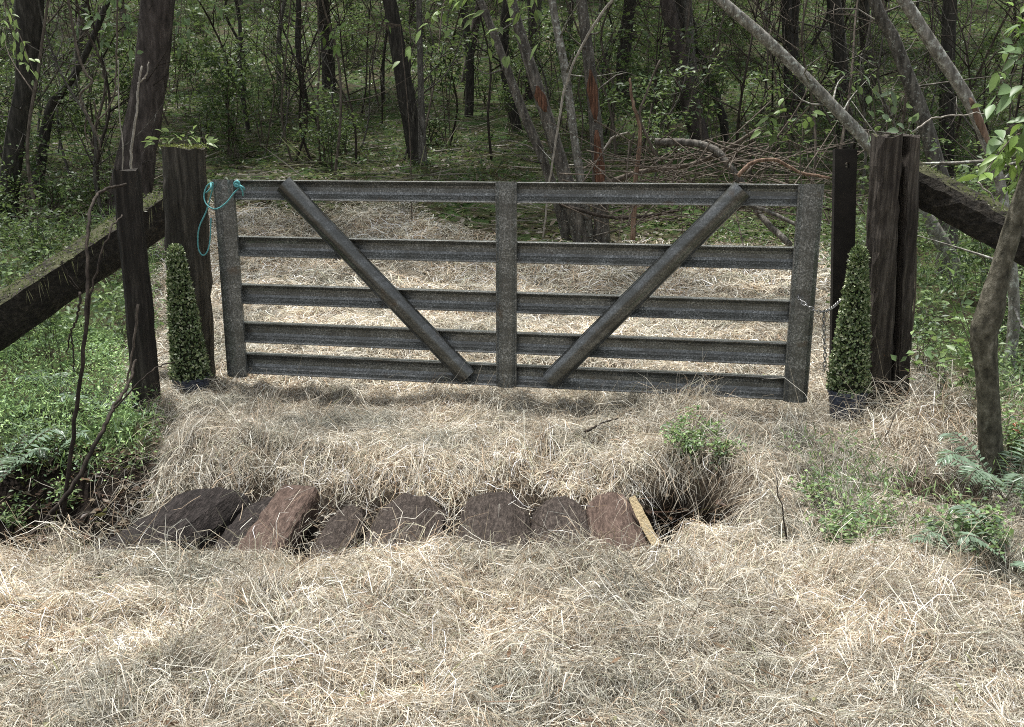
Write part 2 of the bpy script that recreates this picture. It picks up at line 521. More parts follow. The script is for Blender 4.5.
sets = []
def put(x, y, L0, L1, w0, w1, lift, **kw):
    n = len(x)
    L = L0 + (L1 - L0) * RS.rand(n) ** 1.6; W = w0 + (w1 - w0) * RS.rand(n) ** 2
    sets.append(strands(x, y, L, W, lift, **kw))

def ditch_thin(x, y):
    """keep few strands on the exposed logs and in the holes"""
    z = ground_z(x, y)
    inlog = (z < -.17) & (y > 3.1) & (y < 5.0)
    hole = ((x - .81) / .31) ** 2 + ((y - 3.76) / .46) ** 2 < 1
    hole |= ((x - 1.90) / .25) ** 2 + ((y - 3.85) / .21) ** 2 < 1
    hole &= (y > 3.60) | (x > 2)
    sl = np.abs(ground_z(x, y + .03) - ground_z(x, y - .03)) / .06 + np.abs(ground_z(x + .03, y) - ground_z(x - .03, y)) / .06
    k = (~(inlog | hole) & (RS.rand(len(x)) > sst(.7, 1.6, sl) * .8)) | (RS.rand(len(x)) < .06)
    return x[k], y[k]

x, y = scatter(1.25, 3.3, 26000); put(x, y, .03, .13, .0009, .0028, .85)
x, y = scatter(3.25, 5.6, 18000); x, y = ditch_thin(x, y); put(x, y, .04, .14, .0012, .0034, .9)
x, y = scatter(5.5, 8.5, 4200, (.45, .9)); put(x, y, .07, .20, .0025, .006, .7, tone=1.08)  # straw beyond the gate coloured lighter, offsetting the trees' shade
x, y = scatter(8.5, 13.8, 1700, (.45, .8)); put(x, y, .12, .30, .005, .010, .7, tone=1.25)  # far straw coloured lighter still, making up for forest shade
# looser upright wisps
x, y = scatter(1.25, 5.4, 420); x, y = ditch_thin(x, y); put(x, y, .08, .24, .0011, .0026, 2.6, tone=1.08)
# strands hanging over the far lip of the ditch and around the holes
n = 2600
x = -2.0 + 4.2 * RS.rand(n); y = 4.06 + .2 * RS.normal(0, .6, n)
k = fbm(x * 3.5, y * 0, 66, 2) > -.06; x = x[k]; y = y[k]; x, y = ditch_thin(x, y)
put(x, y, .08, .24, .0014, .0034, 1.5)
n = 3500
x = -2.6 + 5.2 * RS.rand(n); y = 3.06 + RS.normal(0, .06, n)
put(x, y, .06, .2, .0013, .0032, 2.4)
# raked heaps at the foot of the gate's right half
n = 2400
x = .92 + RS.normal(0, .13, n); y = 4.80 + RS.normal(0, .10, n); put(x, y, .10, .3, .0014, .0034, 1.8)
n = 2600
x = 2.35 + RS.normal(0, .25, n); y = 4.65 + RS.normal(0, .2, n); put(x, y, .14, .42, .0018, .004, 2.0)
n = 1500
x = -1.7 + RS.normal(0, .25, n); y = 4.3 + RS.normal(0, .3, n); put(x, y, .08, .24, .0014, .0034, 1.1)
for px_, py_, m_, tn_, sp_, lf_ in ((182, 690, 260, .72, .035, 2.6), (258, 612, 420, .62, .08, 2.0), (875, 598, 480, .66, .09, 2.0), (148, 662, 200, 1.25, .05, 2.2), (600, 655, 420, .66, .12, 1.0), (780, 632, 400, .72, .10, 1.1), (930, 650, 300, 1.2, .10, 1.3), (420, 590, 300, 1.15, .10, 1.2), (330, 440, 300, .7, .12, 1.1), (500, 415, 300, .72, .12, 1.0), (860, 470, 360, .62, .12, 1.6)):
    q_ = ghit(px_, py_, 1.2); a_ = RS.rand() * 6.28
    put(q_[0] + RS.normal(0, sp_, m_), q_[1] + RS.normal(0, sp_ * .7, m_), .07, .2, .0011, .0028, lf_, tone=tn_, az0=a_ + RS.normal(0, .5, m_), h0max=.09)
n = 420
x = .80 + RS.normal(0, .22, n); y = 4.16 + .10 * RS.rand(n) - .35 * np.abs(x - .8); put(x, y, .10, .28, .0011, .0028, 1.3, az0=-1.57 + RS.normal(0, .8, n))
n = 420
x = 1.10 + .08 * RS.rand(n); y = RS.uniform(3.35, 4.1, n); put(x, y, .10, .28, .0011, .0028, 1.3, az0=3.14 + RS.normal(0, .8, n))
n = 650
x = RS.uniform(-1.8, .65, n); y = RS.uniform(3.2, 4.05, n); q0 = h_ = None
put(x, y, .08, .24, .0012, .0028, 1.0, h0max=.30)
# raked wisps lying together in one direction
for k in range(420):
    yy = 1.3 + 4.2 * RS.rand() ** .8; xx = (RS.rand() * 2 - 1) * (.68 * yy + .3)
    q0, q1 = ditch_thin(np.array([xx]), np.array([yy]))
    if len(q0) == 0 or hay_cover(q0, q1)[0] < .7: continue
    m = int(25 + 70 * RS.rand()); a0 = RS.rand() * 6.283; sp_ = RS.uniform(.02, .055)
    put(xx + RS.normal(0, sp_, m), yy + RS.normal(0, sp_, m), .08, .24, .0014, .0036, 1.2 + .9 * RS.rand(), tone=RS.uniform(.62, 1.2), az0=a0 + RS.normal(0, .3, m), h0max=.09)
n = 2600
yy = 1.3 + 4.2 * RS.rand(n); xx = (RS.rand(n) * 2 - 1) * (.68 * yy + .3); kk = hay_cover(xx, yy) > .6; xx, yy = ditch_thin(xx[kk], yy[kk]); n = len(xx)
lt = RS.rand(n) < .45
sets.append(leaves(np.stack([xx, yy, ground_z(xx, yy) + .02 + .04 * RS.rand(n)], 1), RS.normal(0, 1, (n, 3)) * (1, 1, .3), RS.normal(0, .5, (n, 3)) + (0, 0, 1.), np.where(lt, RS.uniform(.05, .2, n), RS.uniform(.012, .05, n)), np.where(lt, .004, RS.uniform(.006, .02, n)),
    np.array([(.16, .10, .06), (.09, .06, .04), (.28, .19, .12), (.20, .20, .10)])[RS.randint(0, 4, n)]))
sets[-1] = (sets[-1][0], np.arange(n * 4).reshape(n, 4), sets[-1][2])
V, F, C = merge(*sets)
h = add('dry_grass', np_mesh('dry_grass', V, F, C), M['hay'])
tag(h, 'bleached cut dry grass matted over the track and verge', 'dry grass', kind='stuff')
del V, F, C, sets

# ------------------------------------------------------------------ gate
GL = np.array((-1.806, 5.649)); GR = np.array((1.685, 4.99))
GW = float(np.linalg.norm(GR - GL)); GANG = math.atan2(GR[1] - GL[1], GR[0] - GL[0])
gate = thing('farm_gate', (GL[0], GL[1], .0), 'wide dark galvanised steel gate with five rails and two slanting braces across the track', 'gate')
gate.rotation_euler = (0, 0, GANG)

def strip_profile(kind, w):
    h = w / 2
    if kind == 'concave':
        f = [(-1., .040), (-.98, .054), (-.92, .056), (-.80, .047), (-.58, .024), (-.35, .009), (-.1, .002), (.3, .001), (.56, .006), (.70, .016), (.81, .031), (.90, .039), (.97, .040), (1., .036), (1., -.014)]
    elif kind == 'brace':
        f = [(math.sin(a), .044 + .044 * math.cos(a)) for a in np.linspace(-1.5, 1.5, 15)]
    else:
        f = [(-1., .040), (-.98, .058), (-.88, .060), (-.80, .066), (-.6, .078), (-.3, .085), (0, .087), (.3, .085), (.6, .078), (.80, .066), (.88, .060), (.98, .058), (1., .040)]
    out = [(t * h, d) for t, d in f]; th = .004
    inn = [(t * h * (1 - .03), d - th) for t, d in f][::-1]
    return out + inn

def sweep(name, prof, p0, p1, seg=24, wob=.0015, sm=False):
    """profile (across, forward) swept from p0 to p1 in the gate's local x-z plane"""
    p0 = np.array(p0, float); p1 = np.array(p1, float); d = p1 - p0; ln = np.linalg.norm(d); d /= ln
    a = np.array((-d[1], d[0]))
    mb = MB(); rings = []
    for i in range(seg + 1):
        t = i / seg; c = p0 + d * ln * t
        o = wob * math.sin(t * 7 + len(prof)) + RS.normal(0, .0006)
        rings.append([(c[0] + a[0] * u, -(f + o), c[1] + a[1] * u) for u, f in prof])
    mb.loft(rings, cap=not sm)
    if sm:
        for r_ in (rings[0][::-1], rings[-1]):
            k_ = mb.addv(r_); mb.f.append(tuple(range(k_, k_ + len(r_))))
    me = mb.mesh(name, smooth=False)
    if sm:
        for p in me.polygons: p.use_smooth = len(p.vertices) == 4
    return me

def gpart(name, me, mt='steel'):
    o = add(name, me, M[mt], gate)
    return o

def zat(py, Y=5.03, px=790):
    return at(px, py, Y)[2]

tops = [184, 246.5, 299.5, 341.5, 375.5]; bots = [206, 268.5, 320.5, 363, 397]
for a_, b_ in zip(tops, bots):
    zt, zb = zat(a_), zat(b_)
    gpart('rail', sweep('rail', strip_profile('concave', zt - zb), (.03, (zt + zb) / 2), (GW - .03, (zt + zb) / 2), 30))
ztop, zbot = 1.262, .055
gpart('stile', sweep('stile', strip_profile('stile', .135), (.068, zbot - .02), (.068, ztop + .004), 10))
gpart('stile', sweep('stile', strip_profile('stile', .135), (GW - .068, zbot - .002), (GW - .068, ztop + .004), 10))

def gate_local(px, py):
    d = ray(px, py); n = np.array((-math.sin(GANG), math.cos(GANG), 0)); c = np.array((0, 0, CAMH))
    o = np.array((GL[0], GL[1], 0)); t = np.dot(o - c, n) / np.dot(d, n); p = c + d * t - o
    return p[0] * math.cos(GANG) + p[1] * math.sin(GANG), p[2]
xm = gate_local(508, 280)[0]
gpart('middle_upright', sweep('middle_upright', strip_profile('stile', .125), (xm, zbot), (xm, ztop + .002), 10))
gpart('brace', sweep('brace', strip_profile('brace', .122), gate_local(287, 184), gate_local(470, 375), 14, sm=True), 'steel_smooth')
gpart('brace', sweep('brace', strip_profile('brace', .122), gate_local(742, 189), gate_local(551, 379), 14, sm=True), 'steel_smooth')

# ------------------------------------------------------------------ posts, stake, beams
def column(base, top, sec, rows=16, jit=.006, topjag=.02, seed=0):
    """sec: closed outline in metres; vertical-ish column from base to top"""
    base = np.array(base, float); top = np.array(top, float)
    rs = np.random.RandomState(seed); mb = MB(); rings = []
    ph = rs.rand(len(sec)) * 6.28
    for i in range(rows + 1):
        t = i / rows; c = base + (top - base) * t; ring = []
        for j, (a, b) in enumerate(sec):
            k = 1 + .05 * (1 - t) + .02 * math.sin(t * 8 + ph[j])
            ring.append((c[0] + a * k + rs.normal(0, jit), c[1] + b * k + rs.normal(0, jit), c[2] + (topjag * rs.normal() if i == rows else 0)))
        rings.append(ring)
    top_c = np.mean(rings[-1], 0)
    rings.append([tuple(np.array(p) * .55 + top_c * .45 - np.array((0, 0, abs(rs.normal(0, .006))))) for p in rings[-1]])
    mb.loft(rings); return mb

def rough_outline(w, d, n=18, sq=3.2, seed=0, j=.05):
    rs = np.random.RandomState(seed); o = []
    for k in range(n):
        a = 2 * math.pi * k / n
        r = (abs(math.cos(a)) ** sq + abs(math.sin(a)) ** sq) ** (-1 / sq) * (1 + j * rs.normal())
        o.append((w / 2 * r * math.cos(a), d / 2 * r * math.sin(a)))
    return o

YP = 5.78
b = at(192, 377, YP); t = at(184, 147, YP); b[2] = -.25
lp = thing('gate_post', (b[0], b[1], gz(b[0], b[1])), 'thick weathered timber post with mossy top at the rope end of the gate', 'post')
column(b, t, rough_outline(.245, .22, seed=4), 20, .004, .010, 1).build('shaft', M['post'], lp)
# moss cap
n = 700
q = t + np.stack([RS.uniform(-.12, .12, n), RS.uniform(-.10, .10, n), RS.uniform(-.012, .012, n)], 1)
V, F, C = leaves(q, rdir(n, .5), rdir(n, .5), RS.uniform(.006, .015, n), .007, np.array((.19, .20, .06)) * (.5 + RS.rand(n, 1)))
add('moss', np_mesh('moss', V - np.array(lp.location), F, C), M['leaf'], lp)
# seedling on top
sd = thing('seedling', t, 'pale green seedling sprouting from the top of the mossy post', 'seedling')
mb = MB(); lv = []
for dx, dz in ((-.16, .03), (-.09, .06), (.0, .05), (.07, .075), (.15, .05), (.12, .02)):
    e = t + np.array((dx, -.06 + .1 * random.random(), dz)); mb.tube(spline([t + np.array((.02, 0, 0)), t + np.array((dx * .5, -.02, dz * 1.1)), e], 6), np.linspace(.003, .0015, 6), 5)
    m = 5
    lv.append(big_leaves(e + RS.normal(0, .018, (m, 3)), np.array((dx, -.05, .02)) + RS.normal(0, .06, (m, 3)), rdir(m, 1.6), RS.uniform(.045, .085, m), RS.uniform(.02, .034, m), np.array((.22, .30, .12)) * (.6 + .7 * RS.rand(m, 1))))
mb.build('stem', M['twig'], sd)
V, F, C = merge(*lv); add('leaf_spray', np_mesh('leaf_spray', V - np.array(sd.location), F, C), M['leaf'], sd)

# leaning stake left
YS = 5.25
b = at(146, 390, YS); t = at(126, 170, YS)
stake = thing('fence_stake', (b[0], b[1], gz(b[0], b[1])), 'dark squared stake leaning left beside the mossy gate post', 'post')
bb = b + (b - t) * .15
column(bb, t, rough_outline(.135, .13, 12, 6, seed=7, j=.02), 16, .003, .006, 3).build('shaft', M['stake'], stake)

def beam(name, p0, p1, w, hgt, mat, label, grp=None, seed=0, moss=True):
    p0 = np.array(p0); p1 = np.array(p1); d = unit(p1 - p0); s = unit(np.cross(d, (0, 0, 1))); u = np.cross(s, d)
    rs = np.random.RandomState(seed); mb = MB(); rings = []
    o = rough_outline(w, hgt, 16, 5, seed, .03)
    for i in range(19):
        c = p0 + (p1 - p0) * i / 18
        rings.append([c + s * (a + rs.normal(0, .003)) + u * (bq + rs.normal(0, .0035)) for a, bq in o])
    mb.loft(rings)
    ob = mb.build(name, mat, None, origin=tuple(p0)); tag(ob, label, 'beam', grp)
    return ob, d, s, u
p0 = at(-40, 348, 5.15); p1 = at(166, 210, 6.35)
lb, d, s_, u_ = beam('brace_log', p0, p1, .24, .26, M['beam'], 'mossy rotting strut log sloping down to the left from the mossy gate post', seed=5)
# moss and dead rootlets hanging on the log
n = 1500; tt = RS.rand(n) ** .8
q = p0 + (p1 - p0) * tt[:, None] + u_ * (.118 + .02 * RS.rand(n, 1)) + s_ * RS.uniform(-.12, .12, (n, 1))
V1 = leaves(q, rdir(n, .6), rdir(n, .3), RS.uniform(.010, .028, n), .010, np.array((.085, .095, .045)) * (.5 + 1.2 * RS.rand(n, 1)))
n = 36; tt = RS.rand(n); fr = np.where(np.dot(s_, (0, 1, 0)) > 0, -1, 1)
q = p0 + (p1 - p0) * tt[:, None] + u_ * .12 + s_ * fr * .135
V2 = leaves(q, np.array((0, 0, -1.)) + RS.normal(0, .15, (n, 3)), np.array((0, -1., 0)) + RS.normal(0, .3, (n, 3)), RS.uniform(.04, .16, n), .003, np.array((.24, .22, .14)) * (.5 + RS.rand(n, 1)), fold=0)
V, F, C = merge(V1, V2); add('moss', np_mesh('moss', V - p0, F, C), M['leaf'], lb)

# right split post
YR = 5.12
b = at(886, 392, YR); t = at(895, 137, YR); b[2] = -.2
rp = thing('gate_post', (b[0], b[1], gz(b[0], b[1])), 'thick split timber post with a deep crack beside the chained end of the gate', 'post')
sec = []
for k, (a, bq) in enumerate(rough_outline(.235, .22, 22, 3.4, seed=9)):
    sec.append((a, bq))
# open the crack in the front face
sec2 = []
for a, bq in sec:
    if bq < -.07 and -.012 < a < .038: continue
    sec2.append((a, bq))
fi = [k for k, (a, bq) in enumerate(sec2) if bq < -.07]
# insert explicit notch points
out = []
for k, (a, bq) in enumerate(sec2):
    out.append((a, bq))
    a2, b2 = sec2[(k + 1) % len(sec2)]
    if bq < -.08 and b2 < -.08 and min(a, a2) <= .012 < max(a, a2):
        out += [(-.006, -.112), (.010, .0), (.034, -.112)]
column(b, t, out, 22, .0035, .016, 11).build('shaft', M['post_split'], rp)

p0 = at(905, 178, 5.35); p1 = at(1060, 262, 4.75)
rb, d, s_, u_ = beam('brace_log', p0, p1, .17, .205, M['beam'], 'dark mossy strut log sloping down to the right from the split gate post', seed=8)
n = 420; tt = RS.rand(n)
q = p0 + (p1 - p0) * tt[:, None] + u_ * (.095 + .012 * RS.rand(n, 1)) + s_ * RS.uniform(-.08, .08, (n, 1))
V, F, C = leaves(q, rdir(n, .6), rdir(n, .3), RS.uniform(.008, .02, n), .009, np.array((.10, .11, .05)) * (.5 + 1.2 * RS.rand(n, 1)))
add('moss', np_mesh('moss', V - p0, F, C), M['leaf'], rb)

# narrow flat post with a hole near its top
YF = 5.30
b = at(840, 400, YF); t = at(845, 149, YF)
fp = thing('flat_post', (b[0], b[1], gz(b[0], b[1])), 'narrow dark flat post with a small hole behind the chained end of the gate', 'post')
hole = np.array(at(847, 165, YF)); w2 = .063
mb = MB(); dv = t - b
def fpx(z, off): 
    k = (z - b[2]) / (t[2] - b[2]); return b[0] + dv[0] * k + off
zh0, zh1 = hole[2] - .014, hole[2] + .014
yf, yb = YF - .02, YF + .02
def slab(z0, z1, xa0, xa1):
    mb.loft([[(fpx(z, xa0), yf, z), (fpx(z, xa1), yf, z), (fpx(z, xa1), yb, z), (fpx(z, xa0), yb, z)] for z in (z0, z1)])
slab(-.25, zh0, -w2, w2); slab(zh1, t[2], -w2, w2); slab(zh0, zh1, -w2, -.002); slab(zh0, zh1, .022, w2)
mb.build('shaft', M['flatpost'], fp)

# ------------------------------------------------------------------ rope and chain
tl = lambda px, py, Y: at(px, py, Y)
rope = [tl(237, 180, 5.52), tl(240, 186, 5.50), tl(234, 193, 5.50), tl(226, 203, 5.50), tl(216, 209, 5.52), tl(207, 205, 5.54), tl(204, 196, 5.56), tl(207, 186, 5.56), tl(213, 183, 5.55),
        tl(211, 195, 5.58), tl(206, 212, 5.6), tl(199, 228, 5.6), tl(198, 246, 5.62), tl(202, 255, 5.62), tl(207, 252, 5.62), tl(210, 240, 5.64), tl(211, 218, 5.66)]
mb = MB(); pp = spline(rope, 90); mb.tube(pp, [.0043] * 90, 7)
for a, c in (((237, 183), (243, 196)), ((236, 184), (245, 190)), ((211, 184), (206, 193))):
    q = spline([tl(*a, 5.5), tl((a[0] + c[0]) / 2 + 2, (a[1] + c[1]) / 2, 5.48), tl(*c, 5.5)], 8); mb.tube(q, np.linspace(.0075, .004, 8), 6)
# knot
kn = []
for i in range(14):
    a = i / 13 * 4 * math.pi; c = tl(237, 184, 5.49)
    kn.append(c + np.array((.014 * math.cos(a), -.012 * math.sin(a * .5), .016 * math.sin(a))))
mb.tube(spline(kn, 40), [.006] * 40, 6)
tag(mb.build('rope', M['rope'], None, True), 'thin turquoise rope knotted round the gate end and looped over the mossy post', 'rope')

def chain(path, pitch=.026, r=.0028):
    P = spline(path, 400); seg = np.linalg.norm(np.diff(P, axis=0), axis=1); cum = np.concatenate([[0], np.cumsum(seg)])
    mb = MB(); k = 0; sgn = 0
    while k * pitch < cum[-1] - pitch:
        a = np.array([np.interp(k * pitch, cum, P[:, i]) for i in range(3)]); b = np.array([np.interp((k + 1.35) * pitch, cum, P[:, i]) for i in range(3)])
        d = unit(b - a); s = np.cross(d, (0, 1, 0)) if k % 2 else np.cross(d, np.cross(d, (0, 1, 0))); s = unit(s)
        c = (a + b) / 2; hl = np.linalg.norm(b - a) / 2; loop = []
        for j in range(13):
            an = 2 * math.pi * j / 12; loop.append(c + d * hl * math.cos(an) + s * .009 * math.sin(an))
        mb.tube(loop, [r] * 13, 6, cap=False); k += 1
    return mb
YC = 4.87
cp = [tl(797, 296, 4.93), tl(802, 302, 4.85), tl(812, 309, 4.83), tl(822, 312, 4.86), tl(832, 308, 5.0), tl(840, 301, 5.18), tl(848, 297, 5.26)]
mb = chain(cp)
mb2 = chain([tl(824, 312, 4.90), tl(824, 335, 4.92), tl(825, 355, 4.92), tl(824, 374, 4.93)])
k = mb.n; mb.v += mb2.v; mb.f += [tuple(i + k for i in f) for f in mb2.f]; mb.n += mb2.n
tag(mb.build('chain', M['chain'], None, True), 'steel chain wrapped round the gate end and tied back to the flat post', 'chain')

# ------------------------------------------------------------------ topiary cones in pots
def topiary(base, hgt, r0, r1, label, tilt=0):
    root = thing('potted_topiary', base, label, 'topiary', 'clipped cones flanking the gate')
    mb = MB(); ph = .16
    rings = []
    for z, r in ((0, r0 * .80), (.01, r0 * .84), (ph * .5, r0 * .92), (ph - .02, r0 * .98), (ph - .015, r0 * 1.04), (ph, r0 * 1.04), (ph, r0 * .9), (ph - .03, r0 * .88)):
        rings.append([(r * math.cos(a) * (1 + .02 * math.sin(5 * a + z * 40)), r * math.sin(a) * (1 + .02 * math.sin(5 * a + z * 40)), z) for a in np.linspace(0, 2 * math.pi, 28, endpoint=False)])
    mb.loft(rings); add('pot', mb.mesh('pot', smooth=False), M['pot'], root)
    mb = MB(); mb.tube([(0, 0, ph - .04), (0, 0, ph + hgt * .5), (0, 0, ph + hgt * .97)], [r0 * .86, (r0 + r1) * .43, r1 * .4], 14, .06)  # solid dark cone filling the inside of the foliage
    cr = add('crown', None, M['core'], root) if False else None
    n = 5200; t = RS.rand(n) ** 1.0; a = RS.rand(n) * 6.2832
    rr = (r0 + (r1 - r0) * t ** 1.1) * np.sqrt(np.clip(1 - ((t - .93) / .07).clip(0, 1) ** 2, 0, 1)) * (1 + .22 * fbm(a * 2.4, t * 12, 71, 2)) * np.where(RS.rand(n) < .25, 1.06, .97) 
    P = np.stack([rr * np.cos(a), rr * np.sin(a), ph - .01 + hgt * t], 1)
    N = np.stack([np.cos(a), np.sin(a), .45 + 0 * a], 1) + RS.normal(0, .55, (n, 3))
    D = np.stack([.55 * np.cos(a), .55 * np.sin(a), .5 + 0 * a], 1) + RS.normal(0, .6, (n, 3))
    c = np.array([(.065, .098, .040), (.105, .142, .062), (.20, .235, .12), (.03, .048, .020), (.34, .37, .24)])[RS.choice(5, n, p=[.25, .27, .20, .14, .14])] * (.95 + 1.15 * RS.rand(n, 1))
    V, F, C = leaves(P, D, N, RS.uniform(.014, .028, n), RS.uniform(.010, .016, n), c)
    add('foliage', np_mesh('foliage', V, F, C), M['box'], root)
    add('twigs', mb.mesh('twigs'), M['core'], root)  # the solid dark core behind the leaves
    root.rotation_euler = (0, R(tilt), 0)
    return root
b = at(846, 417, 4.86); 
topiary((b[0], b[1], b[2]), .80, .104, .030, 'clipped green cone in a blue black pot beside the chain', -.6)
b = at(192, 381, 5.50)
topiary((b[0], b[1], b[2] - .13), .83, .112, .034, 'clipped green cone standing before the mossy post', -2.0)

# ------------------------------------------------------------------ logs in the ditch
LG = 'timbers laid across the ditch'
def ditch_log(x0, x1, r, zt, mat, label, y0=2.98, y1=4.0, seed=0, sq=2.2, flat=1., rot=0, pitch=0., dome=.2):
    rs = np.random.RandomState(seed); mb = MB(); rings = []
    o = rough_outline(2 * r, 2 * r * flat, 28, sq, seed, .022)
    ca, sa = math.cos(R(rot)), math.sin(R(rot))
    for i in range(25):
        t = i / 24; y = y0 + (y1 - y0) * t; x = x0 + (x1 - x0) * t
        zc = zt - .012 - r * flat + pitch * (t - .5)
        dm = math.sqrt(max(.45, 1 - max(0, (t - (1 - dome)) / dome) ** 2)) if dome else 1.
        o_ = o; o = [(a * (1 + q_), b * (1 + q_)) for (a, b), q_ in zip(o_, .16 * fbm(np.arange(28) * .55 + seed * 9, np.full(28, y * 5.0), 300 + seed, 3) + .07 * fbm(np.arange(28) * 2.1, np.full(28, y * 2.0), 320 + seed, 2))] if sq < 5 else o_
        rings.append([(x + (a * ca - b * sa) * dm + rs.normal(0, .003), y + rs.normal(0, .004), zc - (1 - dm) * r * .3 + (a * sa + b * ca) * dm + rs.normal(0, .003)) for a, b in o]); o = o_
    mb.loft(rings)
    ob = mb.build('log', mat, None, False, origin=(x0, y0, zt - r))
    return tag(ob, label, 'log', LG)
def xat(px, py, z): return atz(px, py, z)[0]
ditch_log(xat(160, 520, -.08) - .09, xat(222, 490, -.06) - .01, .17, -.018, M['log_dark'], 'dark round log at the gully end of the timbers in the ditch', seed=1)
ditch_log(-1.17, -1.12, .085, -.105, M['log_dark'], 'low flat plank of dark wood wedged beside the dark round log', seed=2, sq=4, flat=.6)
ditch_log(xat(268, 520, -.07), xat(285, 492, -.05) + .02, .088, -.070, M['log_red'], 'squared reddish brown timber with sharp edges in the ditch', seed=3, sq=9, flat=.95, rot=-5, dome=0)
ditch_log(-.775, -.745, .085, -.115, M['log'], 'small half buried log next to the squared reddish timber', seed=4, y1=3.95)
ditch_log(-.475, -.46, .165, -.060, M['log'], 'rounded grey brown log with curved cracks standing alone mid ditch', seed=5, y1=4.02)
ditch_log(-.085, -.075, .165, -.055, M['log'], 'rounded dark log with lengthwise cracks left of the touching pair', seed=6, y1=4.05)
ditch_log(.215, .225, .135, -.068, M['log'], 'left log of the touching pair in the ditch', seed=7, y1=4.0)
ditch_log(.44, .455, .135, -.062, M['log_red'], 'right log of the touching pair in the ditch, next to the pale broken stake', seed=8, y1=4.02)
# scar on the dark log is real torn wood
a = at(161, 511, 3.70)
bs = MB()
p0 = at(632, 498, 3.72); p1 = at(657, 547, 3.50)
rings = []
dd = unit(p1 - p0); sd_ = unit(np.cross(dd, (0, -1, .3)))
uu = np.cross(dd, sd_)
for i, tq in enumerate(np.linspace(0, 1, 9)):
    c = p0 + (p1 - p0) * tq + RS.normal(0, .002, 3)
    w = .020 * (.75 + .25 * min(1, tq * 4))
    rings.append([c + sd_ * w + uu * .012, c + sd_ * w - uu * .012, c - sd_ * w - uu * .012, c - sd_ * w + uu * .012])
bs.loft(rings)
tag(bs.build('broken_stake', M['freshwood']), 'pale yellow splintered stake stuck in the wash out hole', 'stake')

exec_later = []
# ------------------------------------------------------------------ vegetation prototypes
def shrub_parts(seed, h, nst, spread, nleaf, lsz, lean=0., bright=1., stem_r=.008, pale=0., spray=.10):
    rs = np.random.RandomState(seed); mb = MB(); LP = []; LD = []
    for k in range(nst):
        a = rs.rand() * 6.28; top = np.array((math.cos(a) * spread * rs.rand(), math.sin(a) * spread * rs.rand(), h * (.6 + .4 * rs.rand())))
        p = spline([(.04 * rs.normal(), .04 * rs.normal(), -.05), top * np.array((.25, .25, .45)) + rs.normal(0, .05 * h, 3) * (1, 1, .3), top], 9)
        mb.tube(p, np.linspace(stem_r, stem_r * .25, 9), 5)
        nb = 5
        for j in range(nb):
            i = 3 + rs.randint(0, 6); b0 = p[i]
            e = b0 + np.array((rs.normal(0, .28), rs.normal(0, .28), rs.normal(.10, .14))) * h * .5
            q = spline([b0, (b0 + e) / 2 + rs.normal(0, .03 * h, 3), e], 6)
            mb.tube(q, np.linspace(stem_r * .4, stem_r * .15, 6), 4)
            m = max(2, nleaf // (nst * nb)); tt = rs.rand(m) ** .7
            ii = np.clip((tt * 5).astype(int), 0, 5)
            LP.append(q[ii] + rs.normal(0, lsz * .8, (m, 3))); LD.append(rs.normal(0, 1, (m, 3)) + unit(e - b0) * .8)
    P = np.concatenate(LP); D = np.concatenate(LD); D[:, 2] *= .45; n = len(P)
    N = rs.normal(0, .5, (n, 3)) + np.array((0, 0, 1.))
    V, F, C = leaves(P, D, N, rs.uniform(.7, 1.4, n) * lsz, rs.uniform(.4, .7, n) * lsz, greens(n, bright * 1.35, pale), droop=.15)
    return mb, (V, F, C)

def make_shrub(name, label, cat, grp, seed, **kw):
    root = thing(name, (0, 0, -50), label, cat, grp)
    mb, (V, F, C) = shrub_parts(seed, **kw)
    add('stems', mb.mesh('stems'), M['twig'], root)
    add('leaves', np_mesh('leaves', V, F, C), M['leaf'], root)
    return root

def place(o, first, x, y, s=1., rz=None, label=None, grp=None):
    c = o if first else copy_tree(o)
    c.location = (x, y, gz(x, y) - .02)
    c.scale = (s, s, s); c.rotation_euler = (RS.normal(0, .06), RS.normal(0, .06), RS.rand() * 6.28 if rz is None else rz)
    if label: c['label'] = label
    if grp: c['group'] = grp
    return c

def crown_mesh(seed, rx, rz, n, lsz):
    rs = np.random.RandomState(seed); cl = rs.normal(0, .45, (34, 3)); cl = cl / np.maximum(1, np.linalg.norm(cl, axis=1))[:, None]
    k = rs.randint(0, 34, n); P = (cl[k] + rs.normal(0, .17, (n, 3))) * np.array((rx, rx, rz))
    D = rs.normal(0, 1, (n, 3)); D[:, 2] *= .4
    N = rs.normal(0, .5, (n, 3)) + np.array((0, 0, 1.))
    V, F, C = leaves(P, D, N, rs.uniform(.7, 1.3, n) * lsz, rs.uniform(.5, .8, n) * lsz, greens(n, 1.), .15)
    return np_mesh('crown', V, F, C)
CROWNS = [crown_mesh(200 + k, 2.3 + .3 * k, 2.6, 520, .30) for k in range(3)]
for c in CROWNS: c.materials.append(M['leaf'])

def limbs(mb, p, rs, n, r, ln, i0):
    for k in range(n):
        i = min(len(p) - 1, i0 + rs.randint(0, max(1, len(p) - i0))); a = rs.rand() * 6.28
        e = p[i] + np.array((math.cos(a), math.sin(a), .5 + .5 * rs.rand())) * ln * (.5 + .6 * rs.rand())
        q = spline([p[i], (p[i] + e) / 2 + rs.normal(0, .1 * ln, 3), e], 7); mb.tube(q, np.linspace(r, r * .25, 7), 5)

